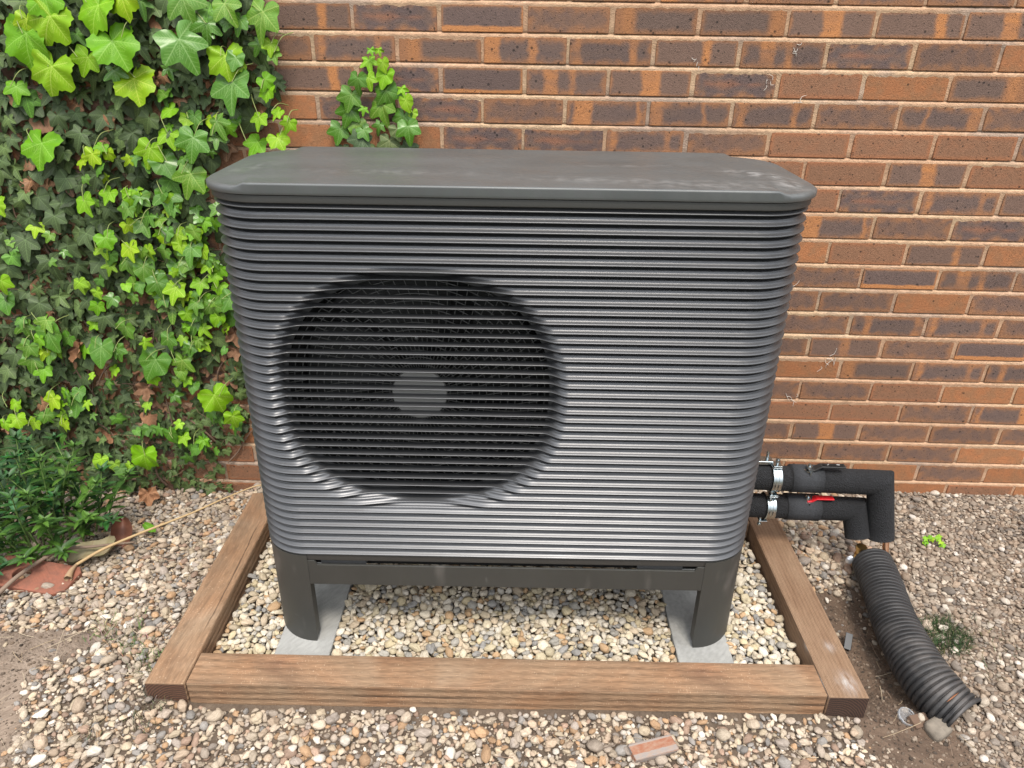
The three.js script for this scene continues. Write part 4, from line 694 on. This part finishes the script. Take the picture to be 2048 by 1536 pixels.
{ // dry rootlets, leaf stalks and crumbs caught against the wall
  const gs = []; for (let i = 0; i < 420; i++) { const y = Math.pow(rnd(), 1.3) * 0.85 - 0.05, x = R(-1.2, ivyEdge(y) + 0.02), a = R(0, 6.3), l = R(0.015, 0.06), p = V(x, y, R(0.004, 0.02)); gs.push(tube([p, p.clone().add(V(Math.cos(a) * l * 0.5 + R(-0.006, 0.006), Math.sin(a) * l * 0.5, R(-0.002, 0.01))), p.clone().add(V(Math.cos(a) * l, Math.sin(a) * l, R(-0.002, 0.014)))], 0.0009, 0.0006, 5, 4)); }
  mesh('rootlet_mass', mergeGeometries(gs), mat({ color: lin(0.24, 0.16, 0.1), roughness: 1 }), ivy).userData.kind = 'stuff';
  const petiole = []; for (const s of [...SHOOTS.Y, ...SHOOTS.G]) for (const [x, y, l] of s) { const t = V(x + R(-0.01, 0.01), y + l * 0.00036, 0.085), b = t.clone().add(V(R(-0.05, 0.05), R(0.0, 0.05), -0.055)); petiole.push(tube([b, b.clone().lerp(t, 0.5).add(V(0, 0.012, 0.012)), t], 0.0013, 0.0011, 8, 5)); }
  mesh('petiole_mass', mergeGeometries(petiole), greenStem, ivy).userData.kind = 'stuff';
}
{
  const spr = [[0.05, 1.345, 28, 'Y'], [0.075, 1.345, 26, 'Y'], [0.04, 1.31, 54, 'Y'], [0.08, 1.31, 40, 'Y'], [0.075, 1.275, 58, 'Y'], [0.04, 1.268, 50, 'Y'], [0.01, 1.262, 62, 'G'], [-0.02, 1.218, 70, 'G'], [0.09, 1.225, 82, 'G'], [-0.03, 1.18, 74, 'G'], [0.07, 1.188, 86, 'G'], [0.13, 1.248, 36, 'Y'], [0.14, 1.216, 48, 'Y'], [0.153, 1.19, 30, 'Y'],
    [0.02, 1.2, 30, 'Y'], [0.12, 1.168, 62, 'G'], [0.142, 1.14, 72, 'G'], [-0.06, 1.13, 66, 'G'], [-0.01, 1.148, 58, 'G'], [0.022, 1.14, 48, 'G'], [0.052, 1.152, 44, 'G'], [0.11, 1.14, 50, 'D'], [0.0, 1.11, 70, 'D'], [0.08, 1.10, 70, 'D'], [0.05, 1.08, 60, 'D'], [0.13, 1.09, 60, 'D'], [-0.05, 1.08, 60, 'D']];
  spr.forEach(([x, y, l, t]) => leaf(sprig, x, y, R(0.02, 0.05), l / 1000 * 1.08, t, l > 60 ? 'ivy' : pick(['ivy', 'heart', 'star']), { pitch: R(0.1, 0.55), roll: R(-0.5, 0.5) }));
  mesh('stem', tube([V(0.03, 0.98, 0.015), V(0.05, 1.1, 0.012), V(0.06, 1.2, 0.012), V(0.058, 1.28, 0.01), V(0.066, 1.352, 0.01)], 0.0024, 0.001, 30, 6), bark, sprig);
  mesh('stem', tube([V(0.055, 1.08, 0.012), V(0.11, 1.14, 0.012), V(0.145, 1.18, 0.01), V(0.135, 1.245, 0.01)], 0.002, 0.001, 24, 6), bark, sprig);
}

// ------------------------------------------------------------------ leafy shrub at the left
{
  const sh = thing('leafy_shrub', 'low green shrub with narrow pointed leaves in whorls at the lower left edge', 'shrub');
  const lance = (k) => { const g = grid(5, 9, (i, j) => { const t = j / 8, w = 0.165 * Math.pow(Math.sin(Math.PI * Math.pow(t, 0.72)), 0.9) + 0.012 * (1 - t), s = (i - 2) / 2, sr = (j % 2 && Math.abs(s) === 1) ? 0.9 : 1; return { p: [s * w * sr, t, 0.05 * Math.sin(t * 3 + k) - 0.22 * t * t * (0.4 + 0.3 * k) + 0.25 * Math.abs(s) * w], uv: [0.5 + s * 0.48, t] }; }); return g; };
  const lances = [0, 1, 2].map(lance);
  const map = (() => { const n = 128, c = document.createElement('canvas'); c.width = c.height = n; const x = c.getContext('2d'); x.fillStyle = '#888'; x.fillRect(0, 0, n, n); for (let i = 0; i < 200; i++) { x.globalAlpha = 0.2; x.fillStyle = rnd() < 0.5 ? '#999' : '#767676'; x.beginPath(); x.arc(rnd() * n, rnd() * n, R(2, 7), 0, 7); x.fill(); } x.globalAlpha = 0.7; x.strokeStyle = '#ddd'; x.lineWidth = 5; x.beginPath(); x.moveTo(64, 0); x.lineTo(64, n); x.stroke(); x.lineWidth = 1.5; for (let i = 0; i < 9; i++) for (const s of [-1, 1]) { x.beginPath(); x.moveTo(64, 118 - i * 13); x.lineTo(64 + s * 46, 96 - i * 13); x.stroke(); } const t = new THREE.CanvasTexture(c); t.colorSpace = THREE.SRGBColorSpace; return t; })();
  const mats = [[0.19, 0.42, 0.065], [0.14, 0.33, 0.06], [0.24, 0.50, 0.08], [0.11, 0.26, 0.055]].map((c) => leafMat(map, { color: lin(...c), roughness: 0.4 }));
  const young = leafMat(map, { color: lin(0.34, 0.66, 0.14), roughness: 0.45 }), stemMat = mat({ color: lin(0.16, 0.26, 0.07), roughness: 0.6 });
  const rest = []; let n = 0; const up = V(0, 1, 0), q0 = new THREE.Quaternion(), q1 = new THREE.Quaternion();
  const put = (p, dir, len, m, parent) => {
    q0.setFromUnitVectors(up, dir); q1.setFromAxisAngle(up, 0); const z = V(0, 0, 1).applyQuaternion(q0), want = up.clone().sub(dir.clone().multiplyScalar(up.dot(dir))).normalize(); // the upper face looks up
    let a = Math.acos(clamp(z.dot(want), -1, 1)); if (z.clone().cross(want).dot(dir) < 0) a = -a; q1.setFromAxisAngle(up, a + R(-0.3, 0.3)); const q = q0.clone().multiply(q1), s = V(len * R(0.9, 1.15), len, len);
    if (n < 290) { n++; const l = mesh('leaf', pick(lances), m, parent); l.position.copy(p); l.quaternion.copy(q); l.scale.copy(s); } else rest.push({ p: p.clone(), q, s, c: [0.11, 0.29, 0.08].map((v) => v * R(0.7, 1.3)) });
  };
  const heads = [];
  for (const [x, y, z] of [[-0.83, 0.05, 0.50], [-0.80, 0.10, 0.40], [-0.90, 0.07, 0.56], [-0.865, 0.15, 0.49], [-0.80, 0.17, 0.33], [-0.93, 0.20, 0.44], [-0.86, 0.25, 0.33], [-0.74, 0.16, 0.26], [-0.97, 0.14, 0.55], [-0.95, 0.25, 0.33], [-0.90, 0.24, 0.24], [-1.02, 0.28, 0.45], [-1.06, 0.22, 0.54], [-0.83, 0.16, 0.25], [-1.04, 0.29, 0.28], [-0.76, 0.06, 0.36], [-0.98, 0.04, 0.60]]) heads.push(V(x, y, z));
  for (let i = 0; i < 26; i++) heads.push(V(R(-1.22, -0.90), R(0.08, 0.27), R(0.14, 0.54)));
  heads.forEach((h, hi) => {
    const b = V(mix(h.x, -0.98, 0.55) + R(-0.04, 0.04), -0.06, mix(h.z, 0.3, 0.45)), curve = new THREE.CatmullRomCurve3([b, b.clone().lerp(h, 0.5).add(V(R(-0.02, 0.02), 0.04, 0)), h]);
    const st = mesh('stem', tube(curve.getPoints(6), 0.003, 0.0016, 14, 6), stemMat, sh), nodes = 5;
    for (let k = 0; k <= nodes; k++) {
      const t = mix(0.42, 1, k / nodes), p = curve.getPointAt(t), T = curve.getTangentAt(t), off = R(0, 6.3), cnt = k === nodes ? 6 : 3, tip = k === nodes;
      for (let i = 0; i < cnt; i++) { const a = off + i / cnt * Math.PI * 2, side = V(Math.cos(a), R(0.0, 0.35), Math.sin(a)), d = side.addScaledVector(T, tip ? 0.45 : 0.25).normalize(); put(p, d, tip ? R(0.028, 0.044) : R(0.036, 0.062), pick(mats), st); }
      if (tip) for (let i = 0; i < 5; i++) { const a = R(0, 6.3), d = V(Math.cos(a) * 0.6, 1, Math.sin(a) * 0.6).normalize(); put(p.clone().add(V(0, 0.004, 0)), d, R(0.012, 0.022), young, st); }
    }
  });
  if (rest.length) copies('leaf_mass', lances[0], leafMat(map, { roughness: 0.4 }), rest, sh);
}

// ------------------------------------------------------------------ small things on the ground
{
  const clay = colorMap(256, 256, (u, v) => { const n = fbm(u * 6, v * 6, 2), f = fbm(u * 30, v * 30, 4, 3); return mix3([0.28, 0.10, 0.06], [0.17, 0.075, 0.05], clamp(0.5 + n + 0.5 * f)); });
  const s = new THREE.Shape(); s.moveTo(-0.12, -0.052); s.lineTo(0.10, -0.052); s.lineTo(0.12, -0.03); s.lineTo(0.12, 0.035); s.lineTo(0.105, 0.052); s.lineTo(-0.12, 0.052); s.closePath();
  for (const x of [-0.03]) { const h = new THREE.Path(); h.absellipse(x, 0, 0.028, 0.028, 0, 7, true); s.holes.push(h); }
  const g = boxUV(new THREE.ExtrudeGeometry(s, { depth: 0.06, bevelEnabled: true, bevelSize: 0.003, bevelThickness: 0.003, bevelSegments: 2, curveSegments: 24 })); g.rotateX(-Math.PI / 2);
  const b = mesh('clay_brick', g, mat({ map: rep(clay, 4, 4), roughness: 0.9, bumpMap: gritBump, bumpScale: 0.003 }));
  b.position.set(-0.905, -0.052, 0.545); b.rotation.set(0.05, -0.12, -0.06); tag(b, 'half buried red clay brick with a round hole at the left edge', 'brick');
}
{
  const straw = mat({ color: lin(0.40, 0.28, 0.14), roughness: 0.7 }), wood = mat({ color: lin(0.20, 0.145, 0.105), roughness: 0.9 });
  const st = thing('dry_stalk', 'long straw coloured dry plant stalk lying over the gravel to the left sleeper', 'stalk');
  mesh('stalk', tube([V(-0.80, 0.012, 0.505), V(-0.757, 0.02, 0.45), V(-0.69, 0.02, 0.375), V(-0.56, 0.03, 0.27), V(-0.47, 0.045, 0.20), V(-0.375, 0.068, 0.165), V(-0.32, 0.066, 0.175)], 0.0048, 0.0017, 60, 8), straw, st);
  mesh('stalk_end', tube([V(-0.80, 0.012, 0.505), V(-0.797, 0.014, 0.535), V(-0.79, 0.012, 0.565)], (t) => 0.004 + 0.007 * t, 0, 10, 6), mat({ color: lin(0.36, 0.24, 0.14), roughness: 0.9 }), st);
  const k = mesh('fallen_stick', tube([V(-0.945, 0.012, 0.65), V(-0.915, 0.03, 0.575), V(-0.865, 0.03, 0.47), V(-0.79, 0.01, 0.42), V(-0.71, -0.02, 0.36)], 0.0065, 0.0035, 40, 8), wood); tag(k, 'brown bare stick lying across the red clay brick at lower left', 'stick');
  const leafSheet = (w, l, f) => grid(13, 13, (i, j) => { const u = i / 6 - 1, v = j / 6 - 1, a = Math.sqrt(Math.max(0, 1 - v * v * 0.96)), x = u * a * w; return { p: [x, f(u, v), v * l], uv: [i / 12, j / 12] }; });
  const dryMap = colorMap(128, 128, (u, v) => { const r = Math.abs(Math.sin((v * 9 + Math.abs(u - 0.5) * 5))); let c = mix3([0.28, 0.235, 0.15], [0.20, 0.185, 0.09], clamp(0.5 + fbm(u * 5, v * 5, 3))); c = mix3(c, [0.22, 0.16, 0.09], r < 0.12 ? 0.6 : 0); return mix3(c, [0.2, 0.14, 0.08], Math.abs(u - 0.5) < 0.02 ? 0.8 : 0); });
  const dl = mesh('dry_leaf', leafSheet(0.043, 0.066, (u, v) => 0.022 * u * u + 0.008 * Math.sin(v * 4) + 0.003 * noise(u * 3, v * 3)), mat({ map: dryMap, roughness: 0.75, side: THREE.DoubleSide })); dl.position.set(-0.795, -0.012, 0.43); dl.rotation.set(0.15, -0.9, 0.1); tag(dl, 'large pale curled dry leaf on the gravel beside the shrub', 'leaf');
  const br = mesh('dry_leaf', leafSheet(0.03, 0.05, (u, v) => 0.03 * u * u + 0.006 * Math.sin(v * 3)), mat({ color: lin(0.15, 0.06, 0.035), roughness: 0.6, side: THREE.DoubleSide })); br.position.set(-0.765, -0.02, 0.325); br.rotation.set(0.7, 0.25, -0.35); tag(br, 'small dark red brown curled leaf behind the pale dry leaf', 'leaf');
  const gl = mesh('fallen_leaf', leafSheet(0.013, 0.03, (u, v) => 0.006 * u * u + 0.004 * v * v), leafMat(toneG(), { color: lin(1.3, 1.25, 1.2) })); gl.position.set(-0.70, -0.028, 0.283); gl.rotation.set(0.2, 1.0, 0.1); tag(gl, 'single small green leaf lying on the gravel by the straw stalk', 'leaf');
  const ol = mesh('dry_leaf', LEAF.dead[0], TONE.B[2]); ol.position.set(-0.80, -0.03, 0.09); ol.rotation.set(-0.7, 0.2, 0.3); ol.scale.setScalar(0.055); tag(ol, 'crumpled orange brown leaf at the foot of the ivy', 'leaf');
}
{
  const sm = colorMap(128, 128, (u, v) => { const k = 1 + 0.5 * fbm(u * 8, v * 8, 2); return [0.17 * k, 0.145 * k, 0.115 * k]; });
  const g = boxUV(new RoundedBoxGeometry(0.052, 0.045, 0.045, 4, 0.012)), p = g.attributes.position; for (let i = 0; i < p.count; i++) { const n = 1 + 0.13 * noise(p.getX(i) * 40, p.getY(i) * 40, p.getZ(i) * 40); p.setXYZ(i, p.getX(i) * n, p.getY(i) * n, p.getZ(i) * n); } g.computeVertexNormals();
  const b = mesh('grey_stone', g, mat({ map: rep(sm, 8, 8), roughness: 0.9 })); b.position.set(1.432, -0.006, 0.945); b.rotation.set(0.2, 0.5, 0.15); tag(b, 'squarish grey stone against the open end of the black ducting', 'stone');
  const w = mesh('wood_chip', box(0.05, 0.012, 0.03, 0, 0, 0, 0.002), mat({ color: lin(0.12, 0.075, 0.05), roughness: 0.95 })); w.position.set(1.402, -0.004, 0.925); w.rotation.set(0.35, 0.3, -0.25); tag(w, 'flat dark wood chip between the clear cup and the grey stone', 'wood chip');
  const cap = thing('plastic_cup', 'small shallow clear plastic cup lying on the soil by the end of the ducting', 'plastic cup', [1.374, -0.004, 0.917], 0.3); cap.rotation.set(0.35, 0.3, -0.2);
  mesh('rim', new THREE.LatheGeometry([[0.019, 0], [0.021, 0.001], [0.0215, 0.008], [0.02, 0.0095], [0.019, 0.008]].map((q) => new THREE.Vector2(...q)), 40), new THREE.MeshPhysicalMaterial({ color: lin(0.8, 0.85, 0.9), transmission: 0.85, roughness: 0.15, thickness: 0 }), cap);
  mesh('base', new THREE.CylinderGeometry(0.019, 0.019, 0.001, 36).translate(0, 0.002, 0), new THREE.MeshPhysicalMaterial({ color: lin(0.85, 0.85, 0.85), transmission: 0.94, roughness: 0.3, thickness: 0 }), cap);
  const chipMap = colorMap(128, 64, (u, v) => { const n = fbm(u * 9, v * 5, 2); return mix3(v < 0.52 + 0.1 * n ? [0.40, 0.17, 0.10] : [0.40, 0.36, 0.34], [0.5, 0.36, 0.27], clamp(0.25 + n)); });
  const shard = new RoundedBoxGeometry(0.1, 0.022, 0.038, 5, 0.004); { const p = shard.attributes.position; for (let i = 0; i < p.count; i++) { const x = p.getX(i), y = p.getY(i), z = p.getZ(i); p.setXYZ(i, x + 0.012 * noise(z * 40, y * 30, 2) + z * 0.3, y + 0.004 * noise(x * 40, z * 50), z * (1 + 0.25 * noise(x * 25, 4)) + 0.004 * noise(x * 60, y * 60, 3)); } shard.computeVertexNormals(); }
  const c = mesh('brick_shard', boxUV(shard), mat({ map: rep(chipMap, 10, 28), color: lin(0.6, 0.58, 0.56), roughness: 0.95, bumpMap: gritBump, bumpScale: 0.002 })); c.position.set(0.775, 0.0, 1.026); c.rotation.set(0.3, 0.26, 0.03); tag(c, 'broken flat shard of grey and orange brick on the gravel in front', 'brick shard');
  const sc = mesh('plastic_scrap', box(0.045, 0.003, 0.018, 0, 0, 0, 0.001), mat({ color: lin(0.02, 0.022, 0.024), roughness: 0.35 })); sc.position.set(1.345, -0.03, 0.66); sc.rotation.set(0.3, 1.2, 0.2); tag(sc, 'scrap of black plastic on the soil between sleeper and ducting', 'plastic scrap');
}
{ // grass tufts, moss, weed and debris
  const blade = grid(3, 6, (i, j) => { const t = j / 5, w = 0.035 * (1 - t * t); return { p: [(i - 1) * w, t, 0.35 * t * t + (i === 1 ? 0.01 : 0)] }; });
  const tuft = (name, label, category, x, z, n, rad, h, cols, kind) => {
    const l = []; for (let i = 0; i < n; i++) { const a = R(0, 6.3), d = rad * Math.sqrt(rnd()), px = x + Math.cos(a) * d, pz = z + Math.sin(a) * d, s = h * R(0.5, 1.2); l.push({ p: V(px, ground(px, pz) + 0.001, pz), q: new THREE.Quaternion().setFromEuler(new THREE.Euler(R(-0.9, 1.1), R(0, 6.3), R(-0.9, 0.9))), s: V(s * R(0.5, 1), s, s), c: pick(cols).map((v) => v * R(0.7, 1.3)) }); }
    const m = copies(name, blade, mat({ roughness: 0.7, side: THREE.DoubleSide }), l); tag(m, label, category, null, 'stuff'); return m;
  };
  const GREEN = [[0.10, 0.19, 0.04], [0.15, 0.24, 0.06], [0.08, 0.14, 0.035]], STRAW = [[0.30, 0.25, 0.16], [0.22, 0.19, 0.13], [0.16, 0.15, 0.10], [0.38, 0.32, 0.22]], MOSS = [[0.035, 0.075, 0.02], [0.05, 0.10, 0.03], [0.025, 0.05, 0.018], [0.09, 0.12, 0.05]];
  tuft('moss_patch', 'dark green tuft of moss and fine grass right of the black ducting', 'moss', 1.585, 0.665, 900, 0.062, 0.03, MOSS);
  tuft('moss_patch', 'thin dry moss strands around the dark green tuft', 'moss', 1.645, 0.70, 260, 0.11, 0.024, [[0.16, 0.16, 0.09], [0.10, 0.12, 0.05], [0.22, 0.19, 0.12]]);
  tuft('grass_tuft', 'green grass blades along the outside of the left sleeper', 'grass', -0.415, 0.86, 90, 0.045, 0.03, GREEN);
  tuft('grass_tuft', 'greenish dry grass wisps on the gravel by the bare soil at left', 'grass', -0.56, 0.745, 160, 0.07, 0.035, [...STRAW, ...GREEN]);
  tuft('grass_tuft', 'grass blades and dry straw on the gravel left of the sleeper corner', 'grass', -0.475, 0.80, 70, 0.04, 0.032, [...GREEN, ...STRAW]);
  tuft('dead_grass', 'dark clump of dead grass and roots in front of the left sleeper corner', 'grass', -0.355, 0.985, 220, 0.05, 0.03, [[0.09, 0.07, 0.045], [0.13, 0.11, 0.07], [0.2, 0.17, 0.11]]);
  tuft('dead_grass', 'small clump of dead grass at the bottom left corner', 'grass', -0.475, 1.05, 130, 0.035, 0.026, [[0.09, 0.07, 0.045], [0.2, 0.17, 0.11]]);
  const w = thing('weed', 'tiny yellow green weed seedling on the dusty gravel at right', 'weed', [1.742, 0.0, 0.285]);
  for (let i = 0; i < 9; i++) { const m = mesh('leaf', LEAF.ivy[i % 4], pick(TONE.Y), w); m.position.set(R(-0.035, 0.035), 0.012 + R(0, 0.012), R(-0.015, 0.015)); m.quaternion.copy(leafTurn(R(0.6, 1.3), R(-1, 1), R(-2, 2))); m.scale.setScalar(R(0.012, 0.02)); }
  const bits = []; const stick = new THREE.CylinderGeometry(0.5, 0.35, 1, 5, 3); { const p = stick.attributes.position; for (let i = 0; i < p.count; i++) p.setX(i, p.getX(i) + 3.5 * p.getY(i) ** 2); stick.computeVertexNormals(); }
  for (let i = 0; i < 900; i++) {
    const left = rnd() < 0.62, x = left ? R(-1.1, -0.3) : R(-0.5, 2.0), z = left ? R(0.05, 1.15) : R(0.6, 1.2); if (!outFrame(x, z, 0.03)) continue;
    const t = R(0.0008, 0.0022), l = R(0.015, 0.06) * (rnd() < 0.1 ? 1.8 : 1);
    bits.push({ p: V(x, ground(x, z) + R(0.008, 0.016), z), q: new THREE.Quaternion().setFromEuler(new THREE.Euler(Math.PI / 2 + R(-0.25, 0.25), R(-0.3, 0.3), R(0, 6.3), 'YXZ')).premultiply(new THREE.Quaternion().setFromAxisAngle(V(0, 1, 0), R(0, 6.3))), s: V(t, l, t), c: pick([[0.30, 0.23, 0.15], [0.2, 0.14, 0.1], [0.38, 0.31, 0.22], [0.14, 0.1, 0.075]]) });
  }
  tag(copies('plant_debris', stick, mat({ roughness: 0.9 }), bits), 'dry twigs and straw bits strewn over the gravel', 'debris', null, 'stuff');
}

renderer.render(scene, camera);
